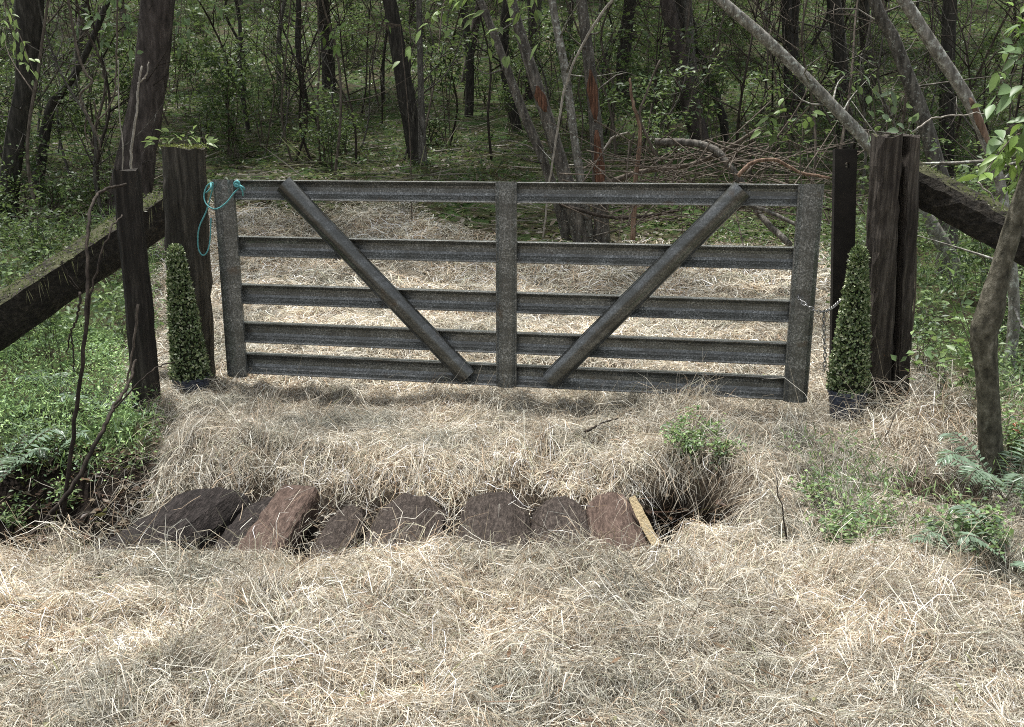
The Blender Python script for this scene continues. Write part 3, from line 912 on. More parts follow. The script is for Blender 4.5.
def tree(pxs, label, mat, Yb=None, top=9.5, grp=None, crown=True, crown_s=1., seed=None, name='forest_tree', seg=12, jit=.10, stop=None, kink=0.):
    """pxs: [(px,py,width_px)...] from base up; the base stands on the ground seen at the first point"""
    if Yb is None: b = ghit(pxs[0][0], pxs[0][1])
    else:
        b = at(pxs[0][0], pxs[0][1], Yb); 
    Yb = b[1]; rs = np.random.RandomState(seed if seed is not None else int(pxs[0][0] * 7 + pxs[0][1]))
    P = [at(px, py, Yb) for px, py, w in pxs]; 
    Rr = [w / FPX * (np.linalg.norm(p - np.array((0, 0, CAMH)))) / 2 for p, (_, _, w) in zip(P, pxs)]
    g = gz(P[0][0], P[0][1])
    P.insert(0, np.array((P[0][0] - (P[1][0] - P[0][0]) * .08, P[0][1], min(g, P[0][2]) - .55))); Rr.insert(0, Rr[0] * 1.35)
    d = unit(P[-1] - P[-2])
    if stop is None:
        while P[-1][2] < g + top:
            d = unit(d * .8 + np.array((rs.normal(0, .05), rs.normal(.02, .05), .30)))
            P.append(P[-1] + d * 1.6); Rr.append(Rr[-1] * .86)
    n = max(20, int(len(P) * 5)); pts = spline(P, n); rad = np.interp(np.linspace(0, len(P) - 1, n), np.arange(len(P)), Rr)
    if kink: pts[2:-1] += rs.normal(0, kink, pts[2:-1].shape) * np.array((1, .5, .3))
    root = thing(name, (P[0][0], P[0][1], g), label, 'tree', grp)
    mb = MB(); mb.tube(pts, rad, seg, jit)
    if stop is None and crown: limbs(mb, pts, rs, 8, Rr[-1] * .8, 2.0, int(n * .6))
    for k in range(0 if mat is M['bark_olive'] else 5):   # dead side twigs low on the trunk
        i = int(n * (.12 + .4 * rs.rand())); a = rs.rand() * 6.28; ln = .4 + rs.rand() * .7
        e = pts[i] + np.array((math.cos(a), math.sin(a), .5 * rs.rand())) * ln
        mb.tube(spline([pts[i], (pts[i] + e) / 2 + rs.normal(0, .08, 3), e], 6), np.linspace(min(.012, rad[i] * .4), .002, 6), 4)
    mb.build('trunk', mat, root, True)
    if crown and stop is None:
        c = bpy.data.objects.new('crown', CROWNS[rs.randint(0, 3)]); link(c); c.parent = root
        c.location = tuple(pts[-1] - np.array(root.location)); c.rotation_euler = (0, 0, rs.rand() * 6.28); c.scale = (crown_s,) * 3
    return root, pts, rad

# ------------------------------------------------------------------ trees one can tell apart
tree([(128, 212, 40), (138, 150, 32), (150, 80, 29), (158, 0, 28)], 'thick reddish brown trunk leaning right behind the dark stake', M['bark_red'], seg=18, top=13, crown_s=.4)
tree([(6, 222, 17), (17, 130, 15), (27, 80, 17), (30, 0, 22)], 'dark crooked trunk at the far left edge above the mossy strut log', M['bark_dark'], seg=14)
tree([(36, 200, 11), (44, 140, 9), (52, 104, 7), (66, 88, 6), (92, 40, 5)], 'thin dark crooked stem between the far left trunk and the thick reddish trunk', M['bark_dark'], top=7)
tree([(418, 160, 19), (406, 95, 17), (394, 25, 14), (385, -30, 12)], 'dark trunk leaning left, standing on the slope behind the left half of the gate', M['bark_dark'], seg=14)
tree([(423, 164, 9), (421, 90, 6), (419, 0, 5)], 'slim straight stem touching the dark left leaning trunk', M['bark_grey'])
tree([(329, 92, 13), (327, 45, 12), (322, 0, 11)], 'straight dark trunk farther up the slope left of the left leaning trunk', M['bark_dark'])
tree([(469, 118, 9), (470, 60, 8), (464, 10, 7)], 'slim dark trunk up the slope between the left leaning trunk and the clump', M['bark_dark'])
G4 = 'trunks of the lichened clump'
r9, p9, q9 = tree([(602, 246, 17), (598, 160, 13), (592, 90, 12), (581, 0, 10)], 'lichened trunk with torn orange bark, rightmost of the clump behind the middle upright', M['bark_grey'], grp=G4, crown_s=.35, seg=14)
r10, p10, q10 = tree([(582, 246, 16), (560, 160, 13), (538, 90, 12), (514, 10, 9)], 'lichened trunk leaning left with one orange scar, at the front of the clump', M['bark_grey'], grp=G4, crown_s=.35, seg=14)
tree([(568, 240, 12), (545, 165, 9), (522, 110, 9), (496, 40, 7)], 'most strongly left leaning trunk of the lichened clump', M['bark_grey'], grp=G4, crown_s=.35)
tree([(590, 242, 10), (576, 150, 8), (565, 70, 8), (552, 0, 7)], 'slim pale trunk in the middle of the lichened clump', M['bark_pale'], grp=G4, crown_s=.35)
tree([(623, 98, 14), (624, 50, 13), (630, 0, 11)], 'dark trunk up the slope just right of the lichened clump', M['bark_dark'])
tree([(700, 145, 19), (688, 95, 17), (673, 30, 14), (662, -30, 12)], 'stout grey brown trunk leaning left above the brush pile', M['bark_red'], seg=14)
tree([(729, 144, 8), (713, 88, 7), (697, 50, 6), (680, 18, 5)], 'thin black stem leaning left beside the stout grey brown trunk', M['bark_dark'], kink=.02)
tree([(791, 120, 11), (789, 60, 10), (786, 0, 9)], 'dark upright trunk behind the upper part of the long leaning pole', M['bark_dark'])
tree([(843, 150, 13), (841, 80, 11), (836, 20, 12), (831, -20, 11)], 'dark trunk rising behind the flat post', M['bark_dark'])
tree([(868, 100, 11), (866, 50, 10), (864, 0, 9)], 'dark trunk up the slope behind the split post', M['bark_dark'])
tree([(946, 190, 13), (947, 100, 12), (950, 0, 11)], 'upright dark trunk right of the split post', M['bark_dark'])
tree([(952, 262, 13), (885, 165, 11), (835, 108, 10), (775, 48, 10), (716, -4, 9), (660, -54, 9), (600, -110, 7)], 'long pale leaning pole tree slanting up left from behind the split post', M['bark_pale'], Yb=9.2, stop=1)
tree([(948, 225, 16), (930, 140, 13), (907, 75, 12), (893, 38, 11), (874, 0, 10)], 'grey trunk leaning left just above the split post', M['bark_grey'], Yb=9.8, crown_s=.5)
r18, p18, q18 = tree([(1014, 320, 9), (1006, 220, 8), (1000, 182, 8), (985, 140, 8), (966, 96, 10), (936, 50, 10), (903, -2, 10), (870, -60, 11), (850, -120, 8), (835, -170, 5)], 'white lichened leaning trunk with a peeled pink lower stretch', M['bark_pale'], Yb=5.9, stop=1)

def wrap_patch(pts, rad, root, z0, z1, mat, name):
    """a sleeve of stripped wood round the front of a trunk"""
    k = [i for i in range(len(pts)) if z0 <= pts[i][2] <= z1]
    if len(k) < 2: return
    zz = np.linspace(z0, z1, 9); P = np.array([[np.interp(z, pts[:, 2], pts[:, j]) for j in range(3)] for z in zz]); rr = np.interp(zz, pts[:, 2], rad)
    mb = MB(); rings = []
    for i in range(9):
        wdt = .85 * math.sin(math.pi * (i + .6) / 9.2) * (.7 + .5 * RS.rand())
        ring = [P[i] + rr[i] * 1.13 * np.array((math.sin(a), -math.cos(a), 0)) for a in np.linspace(-wdt, wdt, 7)]
        rings.append(ring + [p + np.array((0, .012, 0)) for p in ring[::-1]])
    mb.loft(rings); mb.build(name, mat, root, True)
def zp(pts, py):
    Y0 = pts[3][1]; return at(600, py, Y0)[2]
wrap_patch(p9, q9, r9, zp(p9, 122), zp(p9, 70), M['bark_orange'], 'bark_tear')
wrap_patch(p9, q9, r9, zp(p9, 200), zp(p9, 130), M['bark_orange'], 'bark_tear')
wrap_patch(p10, q10, r10, zp(p10, 112), zp(p10, 86), M['bark_orange'], 'bark_tear')
wrap_patch(p18, q18, r18, zp(p18, 150), zp(p18, 98), M['bark_pink'], 'bark_tear')

# near young tree at the right edge
Yn = 4.25
b = atz(992, 472, gz(2.35, 4.2))
Yn = b[1]
nodes = [(992, 478, 22), (990, 440, 19), (987, 380, 18), (984, 335, 22), (990, 312, 23), (1000, 270, 16), (1014, 225, 16), (1032, 175, 17), (1052, 110, 16), (1066, 40, 14)]
root, pts, rad = tree(nodes, 'knobbly young tree with a bent olive trunk at the right edge', M['bark_olive'], Yb=Yn, top=5.2, crown=False, seg=16, jit=.08)
mb = MB(); lv = []
def spray(p0, p1, m, lsz, col, mb, lv, r=.006, sag=.05):
    p0 = np.array(p0); p1 = np.array(p1)
    q = spline([p0, (p0 + p1) / 2 + np.array((0, 0, sag)), p1], 10); mb.tube(q, np.linspace(r, r * .3, 10), 5)
    ii = 2 + RS.randint(0, 8, m); d = unit(p1 - p0)
    D = d + RS.normal(0, .8, (m, 3)); D[:, 2] -= .25
    lv.append(big_leaves(q[ii] + RS.normal(0, .02, (m, 3)), D, np.array((0, -.5, 1.)) + RS.normal(0, .45, (m, 3)), RS.uniform(.7, 1.25, m) * lsz, RS.uniform(.42, .6, m) * lsz, col * (.6 + .8 * RS.rand(m, 1))))
BR = np.array((.15, .24, .05)); PL = np.array((.13, .20, .09))
bp = pts[int(len(pts) * .45)]
for (px0, py0, px1, py1, m, lz, c) in ((1030, 30, 1000, 75, 9, .075, PL), (1040, 90, 990, 110, 6, .085, PL), (1040, 120, 1000, 160, 11, .07, BR), (1035, 130, 985, 172, 12, .065, BR), (1045, 60, 1005, 20, 9, .06, BR),
      (1045, 100, 1012, 50, 10, .06, PL), (1040, 150, 1005, 190, 8, .06, BR), (1040, 130, 995, 140, 5, .09, PL)):
    b0_ = at(px0, py0, Yn - .2 + .4 * RS.rand())
    spray(b0_, at(px1, py1, Yn - .4 + .6 * RS.rand()), int(m * 1.9), lz, c, mb, lv)
    q_ = pts[np.argmin(np.linalg.norm(pts - (b0_ + (.15, 0, -.3)), axis=1))]
    mb.tube(spline([q_, (q_ + b0_) / 2 + (0, 0, .06), b0_], 8), np.linspace(.011, .006, 8), 5)
tp = pts[-1]
for k in range(46):
    a = RS.rand() * 6.28; e = tp + np.array((math.cos(a) * 1.0, math.sin(a) * 1.0, RS.uniform(-1.2, .9))) * (.4 + .7 * RS.rand())
    spray(tp + np.array((0, 0, -1.1 * RS.rand())), e, 14, .08, BR, mb, lv)
mb.build('twigs', M['twig'], root)
V, F, C = merge(*lv); add('crown', np_mesh('crown', V - np.array(root.location), F, C), M['leaf'], root)

# ------------------------------------------------------------------ the wood behind: repeats
TG = 'slim trees on the wooded slope'
TL = 'slim dark forest trunk standing among its like on the shaded slope'
def proto_tree(seed, mat, r, h):
    rs = np.random.RandomState(seed); root = thing('forest_tree', (0, 0, -50), TL, 'tree', TG)
    P = [(0, 0, -.3)]; x = y = 0
    for k in range(1, 8):
        x += rs.normal(0, .16) + .10 * math.sin(seed); y += rs.normal(0, .12); P.append((x, y, h * k / 7))
    pts = spline(P, 30); mb = MB(); mb.tube(pts, r * np.linspace(1.15, .4, 30), 9, .12)
    limbs(mb, pts, rs, 9, r * .35, 2.0, 17)
    for k in range(9):
        i = 3 + rs.randint(0, 14); a = rs.rand() * 6.28; ln = .5 + rs.rand() * 1.2
        e = pts[i] + np.array((math.cos(a), math.sin(a), .8 * rs.rand())) * ln
        mb.tube(spline([pts[i], (pts[i] + e) / 2 + rs.normal(0, .1, 3), e], 6), np.linspace(r * .22, .003, 6), 4)
    add('trunk', mb.mesh('trunk', smooth=True), mat, root)
    c = bpy.data.objects.new('crown', CROWNS[seed % 3]); link(c); c.parent = root; c.location = tuple(pts[-1]); 
    return root
protos = [proto_tree(301, M['bark_dark'], .10, 10), proto_tree(302, M['bark_grey'], .07, 9), proto_tree(303, M['bark_dark'], .055, 8), proto_tree(304, M['bark_red'], .13, 12), proto_tree(305, M['bark_dark'], .035, 7)]
used = [False] * len(protos)
cnt = 0; tries = 0; spots = []
while cnt < 95 and tries < 6000:
    tries += 1
    yy = 14 + 38 * RS.rand() ** .9; xx = (RS.rand() * 2 - 1) * (.66 * yy + 3)
    if abs(xx) < 6 and yy < 17: continue
    if any((xx - a) ** 2 + (yy - b2) ** 2 < 1.3 for a, b2 in spots): continue
    spots.append((xx, yy)); k = RS.randint(0, len(protos))
    place(protos[k], not used[k], xx, yy, .8 + .5 * RS.rand()); used[k] = True; cnt += 1
# trees flanking the clearing, mostly outside the picture
for xx, yy in ((-8.2, 8.5), (-9.5, 11), (7.5, 9), (9.2, 12), (-10, 7), (10, 7.4), (-9.5, 14), (10.5, 14.5)):
    k = RS.randint(0, 4); place(protos[k], not used[k], xx, yy, 1.0); used[k] = True

SG = 'leafy understory shrubs on the wooded slope'
SL = 'small leafy understory shrub growing between trunks on the shaded slope'
sp = [make_shrub('shrub', SL, 'shrub', SG, 401, h=1.3, nst=6, spread=.8, nleaf=520, lsz=.075, bright=.9),
      make_shrub('shrub', SL, 'shrub', SG, 402, h=2.0, nst=5, spread=1.0, nleaf=520, lsz=.075, bright=.95, pale=.1),
      make_shrub('shrub', SL, 'shrub', SG, 403, h=.8, nst=7, spread=.7, nleaf=460, lsz=.06, bright=1.0),
      make_shrub('shrub', SL, 'shrub', SG, 404, h=2.8, nst=4, spread=1.3, nleaf=620, lsz=.08, bright=.85, pale=.1)]
su = [False] * 4
for i in range(95):
    for _ in range(50):
        yy = 12.5 + 30 * RS.rand() ** 1.2; xx = (RS.rand() * 2 - 1) * (.62 * yy + 2)
        if not (yy < 15 and -5.5 < xx < 1.0): break
    k = RS.randint(0, 4); place(sp[k], not su[k], xx, yy, .7 + .6 * RS.rand()); su[k] = True

for i in range(80):
    yy = 13 + 26 * RS.rand() ** 1.3; xx = (RS.rand() * 2 - 1) * (.62 * yy + 2)
    if yy < 15.5 and -5.5 < xx < 1.5: continue
    place(sp[RS.randint(0, 4)], False, xx, yy, .8 + .7 * RS.rand())
EG = 'bushes at the edge of the track'
for i in range(26):
    if i % 2: yy = 6.6 + 5 * RS.rand(); xx = .62 * yy * (.72 + .5 * RS.rand()); l_ = 'leafy bush on the right bank under the leaning pole tree'
    else: yy = 7.6 + 5 * RS.rand(); xx = -.62 * yy * (.66 + .5 * RS.rand()); l_ = 'leafy bush on the left bank beyond the mossy strut log'
    place(sp[(0, 2, 0, 1)[RS.randint(0, 4)]], False, xx, yy, .55 + .4 * RS.rand(), None, l_, EG)
NG = 'bare thin saplings in the wood'
NL = 'bare thin sapling with wiry twigs in the shaded wood'
def make_sapling(seed, h, mat):
    rs = np.random.RandomState(seed); root = thing('sapling', (0, 0, -50), NL, 'sapling', NG); mb = MB()
    P = [(0, 0, -.1)]; x = y = 0
    for k in range(1, 7): x += rs.normal(.05, .14) * h / 4; y += rs.normal(0, .10) * h / 4; P.append((x, y, h * k / 6))
    p = spline(P, 26); mb.tube(p, np.linspace(.020, .004, 26), 6, .1)
    for k in range(12):
        i = 4 + rs.randint(0, 20); a = rs.rand() * 6.28; ln = .3 + rs.rand() * .9
        e = p[i] + np.array((math.cos(a), math.sin(a), .2 + .9 * rs.rand())) * ln; q = spline([p[i], (p[i] + e) / 2 + rs.normal(0, .08, 3), e], 7)
        mb.tube(q, np.linspace(.008, .0018, 7), 4)
        e2 = q[4] + rs.normal(0, .25, 3); mb.tube(spline([q[4], (q[4] + e2) / 2 + rs.normal(0, .04, 3), e2], 5), np.linspace(.004, .0012, 5), 4)
    add('stem', mb.mesh('stem', smooth=True), mat, root); return root
np_ = [make_sapling(501, 4.5, M['twig']), make_sapling(502, 3.5, M['stem_dark']), make_sapling(503, 5.0, M['twig']), make_sapling(504, 3.0, M['bark_grey'])]
nu = [False] * 4
for i in range(220):
    for _ in range(50):
        yy = 11 + 22 * RS.rand() ** 1.2; xx = (RS.rand() * 2 - 1) * (.60 * yy + 1)
        if not (yy < 14.5 and -5.2 < xx < 1.4) and not (yy < 12 and abs(xx) < 4): break
    k = RS.randint(0, 4); c = place(np_[k], not nu[k], xx, yy, .7 + .6 * RS.rand()); nu[k] = True
    c.rotation_euler[0] += RS.normal(0, .12); c.rotation_euler[1] += RS.normal(0, .2)

# far wood on the hill: reads as one mass
n = 60000
yy = 42 + 45 * RS.rand(n); xx = (RS.rand(n) * 2 - 1) * (.75 * yy + 6)
hh = 7 * RS.rand(n) ** 1.3 * (.4 + 1.2 * (fbm(xx * .15, yy * .15, 81, 2) + .5))
P = np.stack([xx, yy, ground_z(xx, yy) + hh], 1)
V, F, C = leaves(P, RS.normal(0, 1, (n, 3)) * (1, 1, .4), RS.normal(0, .6, (n, 3)) + (0, -.3, 1.), RS.uniform(.25, .6, n), RS.uniform(.18, .4, n), greens(n, .85))
mbw = MB()
for k in range(160):
    y_ = 42 + 35 * RS.rand(); x_ = (RS.rand() * 2 - 1) * (.7 * y_ + 4); z_ = gz(x_, y_); mbw.tube([(x_, y_, z_ - .3), (x_ + RS.normal(0, .5), y_, z_ + 5), (x_ + RS.normal(0, 1), y_, z_ + 11)], [.17, .13, .06], 6)
fw = add('distant_woods', np_mesh('distant_woods', V, F, C), M['leaf'])
tag(fw, 'distant dark green woods filling the top of the hillside', 'woods', kind='stuff')
fw2 = mbw.build('distant_trunks', M['bark_dark'], fw); fw2['kind'] = 'stuff'

# ground cover on the forest floor
def floor_pts(n, y0, y1, hw0, hw1, cond):
    yy = y0 + (y1 - y0) * RS.rand(n) ** 1.2; xx = (RS.rand(n) * 2 - 1) * (hw0 * yy + hw1)
    k = cond(xx, yy); return xx[k], yy[k]
sets = []
x, y = floor_pts(150000, 9.5, 45, .62, 2, lambda a, b: (hay_cover(a, b) < .35 * RS.rand(len(a))) & (fbm(a * .5, b * .5, 91, 3) + .22 > RS.rand(len(a)) * .55) & (RS.rand(len(a)) > .15 * sst(15, 19, b)))
n = len(x); sc = np.clip(y / 14, .7, 2.2)
P = np.stack([x, y, ground_z(x, y) + .16 * RS.rand(n) ** 2], 1)
sets.append(leaves(P, RS.normal(0, 1, (n, 3)) * (1, 1, .5) + (0, 0, .3), RS.normal(0, .5, (n, 3)) + (0, 0, 1.), RS.uniform(.04, .10, n) * sc, RS.uniform(.022, .05, n) * sc, greens(n, 1.0)))
gc = np_mesh('undergrowth', *merge(*sets)); gco = add('undergrowth', gc, M['leaf'])
tag(gco, 'low green undergrowth carpeting the shaded forest floor', 'undergrowth', kind='stuff')

# leaf litter and sticks on the slope
ng = 2600
xx = RS.uniform(-3.6, -1.6, ng); yy = RS.uniform(3.25, 5.0, ng); kk = ground_z(xx, yy) < -.16; xx = np.concatenate([xx[kk], RS.uniform(.5, 1.15, 900)]); yy = np.concatenate([yy[kk], RS.uniform(3.3, 4.2, 900)]); kk = ground_z(xx, yy) < -.16; xx = xx[kk]; yy = yy[kk]; ng = len(xx)
ln_ = RS.rand(ng) < .3
gully = leaves(np.stack([xx, yy, ground_z(xx, yy) + .012], 1), RS.normal(0, 1, (ng, 3)) * (1, 1, .4), RS.normal(0, .4, (ng, 3)) + (0, -.3, 1.), np.where(ln_, RS.uniform(.1, .3, ng), RS.uniform(.03, .07, ng)), np.where(ln_, .005, RS.uniform(.015, .035, ng)),
    np.array([(.10, .055, .035), (.16, .10, .065), (.05, .03, .02), (.22, .18, .13)])[RS.randint(0, 4, ng)])
n = 42000
yy = 11 + 24 * RS.rand(n) ** 1.2; xx = (RS.rand(n) * 2 - 1) * (.6 * yy + 1); k = hay_cover(xx, yy) < .4; xx = xx[k]; yy = yy[k]; n = len(xx)
P = np.stack([xx, yy, ground_z(xx, yy) + .015], 1)
lc = np.array([(.13, .10, .075), (.21, .175, .13), (.08, .06, .045), (.28, .25, .20)])[RS.randint(0, 4, n)]  # litter colours lightened too, standing in for haze
V, F, C = leaves(P, RS.normal(0, 1, (n, 3)) * (1, 1, .2), RS.normal(0, .4, (n, 3)) + (0, 0, 1.), RS.uniform(.06, .14, n), RS.uniform(.03, .07, n), lc)
nst = 5500
yy = 11.5 + 22 * RS.rand(nst) ** 1.2; xx = (RS.rand(nst) * 2 - 1) * (.6 * yy + 1); k = hay_cover(xx, yy) < .4; xx = xx[k]; yy = yy[k]; nst = len(xx)
P = np.stack([xx, yy, ground_z(xx, yy) + .04 + .05 * RS.rand(nst)], 1); D = RS.normal(0, 1, (nst, 3)) * (1, 1, .12)
s2 = leaves(P, D, RS.normal(0, 1, (nst, 3)), RS.uniform(.3, 1.1, nst), RS.uniform(.012, .028, nst), np.array((.22, .195, .165)) * (.4 + RS.rand(nst, 1)), fold=.5)
V, F, C = merge((V, F, C), s2, gully)
tag(add('leaf_litter', np_mesh('leaf_litter', V, F, C), M['leaf']), 'brown fallen leaves and twigs scattered over the slope', 'leaf litter', kind='stuff')

# near green ground cover, left bank and right bank
sets = []
def carpet(n, x0, x1, y0, y1, lsz, bright, hmax, cond=None, blades=.3, pale=.3, anyw=False):
    xx = RS.uniform(x0, x1, n); yy = RS.uniform(y0, y1, n)
    k = ((hay_cover(xx, yy) < .3 + .3 * RS.rand(n)) | anyw) & (fbm(xx * 2.2, yy * 2.2, 95, 2) + .42 > .5 * RS.rand(n))
    if cond is not None: k &= cond(xx, yy)
    xx = xx[k]; yy = yy[k]; n = len(xx)
    hgt = hmax * RS.rand(n) ** 1.3 * (.4 + 1.2 * (fbm(xx * 1.6, yy * 1.6, 96, 2) + .5))
    P = np.stack([xx, yy, ground_z(xx, yy) + hgt], 1)
    bl = RS.rand(n) < blades
    L = np.where(bl, RS.uniform(2, 4.5, n), RS.uniform(.7, 1.4, n)) * lsz; W = np.where(bl, .22, RS.uniform(.4, .7, n)) * lsz
    D = RS.normal(0, 1, (n, 3)) * (1, 1, .5); D[bl, 2] += 1.6
    sets.append(leaves(P, D, RS.normal(0, .5, (n, 3)) + (0, 0, 1.), L, W, greens(n, bright, pale), .12))
carpet(36000, -6.0, -1.75, 4.3, 7.5, .024, 4.2, .16, lambda a, b: ground_z(a, b) > -.30)  # leaf colour raised so the left bank looks sunlit
carpet(16000, -9.0, -2.6, 7.0, 12, .05, 2.2, .30)
carpet(5000, -3.4, -1.75, 3.9, 5.0, .028, 1.3, .12, lambda a, b: ground_z(a, b) > -.26)
carpet(16000, 2.0, 5.5, 4.0, 7.0, .028, 2.4, .30)
carpet(16000, 2.3, 8.0, 7.0, 12, .05, 1.5, .45)
carpet(5200, 1.35, 3.3, 3.15, 4.3, .024, 2.2, .14, lambda a, b: fbm(a * 1.9, b * 1.9, 97, 2) + .12 * (a - 2.1) > .02, .55, .3, True)
V, F, C = merge(*sets)
tag(add('ground_cover', np_mesh('ground_cover', V, F, C), M['leaf']), 'bright green low weeds and grass covering both banks beside the track', 'ground cover', kind='stuff')

# ------------------------------------------------------------------ weeds, ferns
def weed(px, py, label, seed, h=.16, n=260, lsz=.022, spread=.14, bright=1.6, name='weed', Y=None, mat='leaf', nst=9):
    p = ghit(px, py) if Y is None else at(px, py, Y)
    if Y is not None: p[2] = gz(p[0], p[1])
    root = thing(name, p, label, 'weed')
    mb, (V, F, C) = shrub_parts(seed, h, nst, spread, n, lsz, bright=bright, stem_r=.0028, pale=.3)
    add('stems', mb.mesh('stems'), M['twig'], root); add('leaves', np_mesh('leaves', V, F, C), M[mat], root)
    return root
weed(690, 458, 'small clump of green weeds on the rim of the wash out hole', 601, .18, 900, .024, .22, nst=16)
weed(722, 466, 'tiny sprig of green weed right of the clump over the hole', 602, .13, 260, .022, .12)
weed(838, 545, 'loose green weed patch in the dry grass right of the hole', 603, .16, 620, .024, .28, nst=16)
weed(815, 508, 'bright green grassy sprig above the loose weed patch', 604, .14, 240, .024, .16)
weed(768, 395, 'green sprig at the gate foot left of the blue black pot', 605, .10, 80, .02, .1)
weed(955, 300, 'broad leaved sprig hanging between split post and bent olive trunk', 606, .55, 60, .06, .22, Y=4.7, nst=4)
weed(45, 300, 'tall bright weeds growing behind the mossy strut log', 607, .85, 420, .05, .55, Y=6.4, bright=1.5)
weed(10, 285, 'tall bright weeds at the left edge behind the mossy strut log', 608, .9, 420, .05, .5, Y=6.8, bright=1.4)
weed(115, 262, 'leggy weed beside the foot of the thick reddish trunk', 609, .6, 140, .05, .35, Y=7.0, bright=1.3)
weed(985, 420, 'leafy weed tuft behind the foot of the bent olive trunk', 610, .5, 300, .04, .3, Y=4.75, bright=1.2)
weed(930, 330, 'leafy weed in the shade of the dark strut log', 611, .6, 260, .045, .4, Y=5.9, bright=1.2)
weed(1015, 330, 'leafy weed at the right edge under the dark strut log', 612, .8, 380, .05, .5, Y=6.2, bright=1.3)
weed(870, 225, 'tall bushy weed between the flat post and the split post', 613, 1.1, 420, .055, .5, Y=7.2, bright=1.1)
weed(905, 250, 'tall bushy weed behind the split post', 614, 1.4, 520, .06, .6, Y=7.8, bright=1.1)
weed(985, 260, 'tall leafy bush beyond the dark strut log', 615, 1.7, 700, .065, .8, Y=8.2, bright=1.15)

def sprig(label, px, py, Y, ends, lsz, col, name='leafy_sprig'):
    base = at(px, py, Y); root = thing(name, base, label, 'sprig'); mb = MB(); lv = []
    for ex, ey, m in ends:
        spray(base + RS.normal(0, .006, 3), at(ex, ey, Y + RS.normal(0, .08)), m, lsz, np.array(col), mb, lv, .004, .03)
    if py < 0: far_ = base + np.array((RS.normal(0, .5), .4, 3.2)); mb.tube(spline([base, (base + far_) / 2 + (.15, 0, .1), far_], 12), np.linspace(.005, .02, 12), 5)
    else: far_ = np.array((base[0] + .08, base[1] + .05, gz(base[0], base[1]) - .05)); mb.tube(spline([base, (base + far_) / 2 + (.04, 0, 0), far_], 10), np.linspace(.005, .009, 10), 5)
    mb.build('stem', M['twig'], root)
    V, F, C = merge(*lv); add('leaves', np_mesh('leaves', V - np.array(root.location), F, C), M['leaf'], root)
sprig('bright broad leaved sprig between the split post and the bent olive trunk', 985, 395, 4.6, [(948, 270, 5), (952, 300, 7), (945, 320, 4), (965, 340, 4)], .085, (.13, .21, .06))
sprig('pale leaved sprig rising behind the top of the split post', 915, 190, 5.6, [(900, 112, 5), (905, 96, 5), (885, 80, 6), (870, 74, 5)], .085, (.15, .21, .13))
sprig('pale leaved sprig hanging at the top left corner of the wood', 2, -8, 5.5, [(20, 45, 7), (30, 62, 8), (42, 95, 8), (22, 78, 6), (8, 30, 6)], .048, (.20, .28, .10))
sprig('yellow green sprig hanging high left of the lichened clump', 470, -20, 8.0, [(440, 15, 9), (415, 35, 9), (400, 55, 5), (455, 30, 6)], .085, (.17, .25, .08))
sprig('drooping broad leaved sprig at the top of the lichened clump', 530, -20, 8.5, [(490, 45, 8), (500, 75, 6), (540, 40, 6), (475, 20, 6)], .11, (.14, .20, .07))
sprig('leafy sprig reaching across the slope left of the left leaning trunk', 400, 25, 12, [(345, 22, 8), (300, 40, 10), (262, 60, 10), (330, 50, 9), (280, 28, 8)], .10, (.14, .22, .06))
sprig('pale leaved spray in front of the thick reddish trunk', 118, -15, 9.5, [(70, 40, 12), (100, 55, 14), (130, 30, 12), (90, 25, 10), (135, 55, 10)], .085, (.13, .20, .09))
sprig('pale leaved spray right of the thick reddish trunk', 182, -15, 10.5, [(180, 45, 10), (205, 30, 10), (190, 60, 9), (225, 15, 8)], .085, (.12, .19, .08))
sprig('bright leaved sprig above the brush pile near the flat post', 800, 150, 9.0, [(770, 120, 8), (780, 100, 7), (815, 110, 8), (760, 132, 6)], .11, (.13, .20, .06))
sprig('leafy sprig in front of the grey left leaning trunk', 880, 175, 6.6, [(850, 75, 5), (895, 65, 5), (868, 60, 6), (905, 85, 4)], .085, (.12, .19, .08))
def fern_parts(seed, nf, ln):
    rs = np.random.RandomState(seed); out = []
    for k in range(nf):
        a = k / nf * 6.28 + rs.normal(0, .25); L = ln * (.7 + .4 * rs.rand()); el = .55 + .5 * rs.rand()
        hx, hy = math.cos(a), math.sin(a)
        pts = []
        for t in np.linspace(0, 1, 22):
            r = L * (math.sin(t * 1.5) * .78); z = L * (el * math.sin(t * 2.3) * .62)
            pts.append((hx * r, hy * r, z))
        pts = np.array(pts); T = unit(np.gradient(pts, axis=0)); side = unit(np.cross(T, (0, 0, 1.)))
        mb = MB(); mb.tube(pts, np.linspace(.003, .001, 22), 4)
        P = []; D = []; N = []; LL = []
        for i in range(3, 22):
            t = i / 21; w = L * .20 * math.sin(math.pi * (.12 + .86 * t)) ** .8
            for s in (-1, 1):
                P.append(pts[i]); D.append(side[i] * s + T[i] * .45 + np.array((0, 0, -.15)) + rs.normal(0, .06, 3)); N.append(np.array((0, 0, 1.)) + rs.normal(0, .15, 3)); LL.append(w)
        LL = np.array(LL)
        out.append((mb, leaves(np.array(P), np.array(D), np.array(N), LL, np.maximum(.008, LL * .22), np.array((.15, .215, .15)) * (.7 + .6 * rs.rand(len(P), 1)), .1)))
    return out
def fern(px, py, label, seed, nf=8, ln=.42, Y=None, dz=0):
    p = ghit(px, py) if Y is None else at(px, py, Y)
    if Y is not None: p[2] = gz(p[0], p[1]) + dz
    root = thing('fern', p, label, 'fern', 'ferns along the ditch')
    for mb, (V, F, C) in fern_parts(seed, nf, ln):
        fr = add('frond', np_mesh('frond', V, F, C), M['leaf_shiny'], root)
        add('rachis', mb.mesh('rachis'), M['twig'], fr)
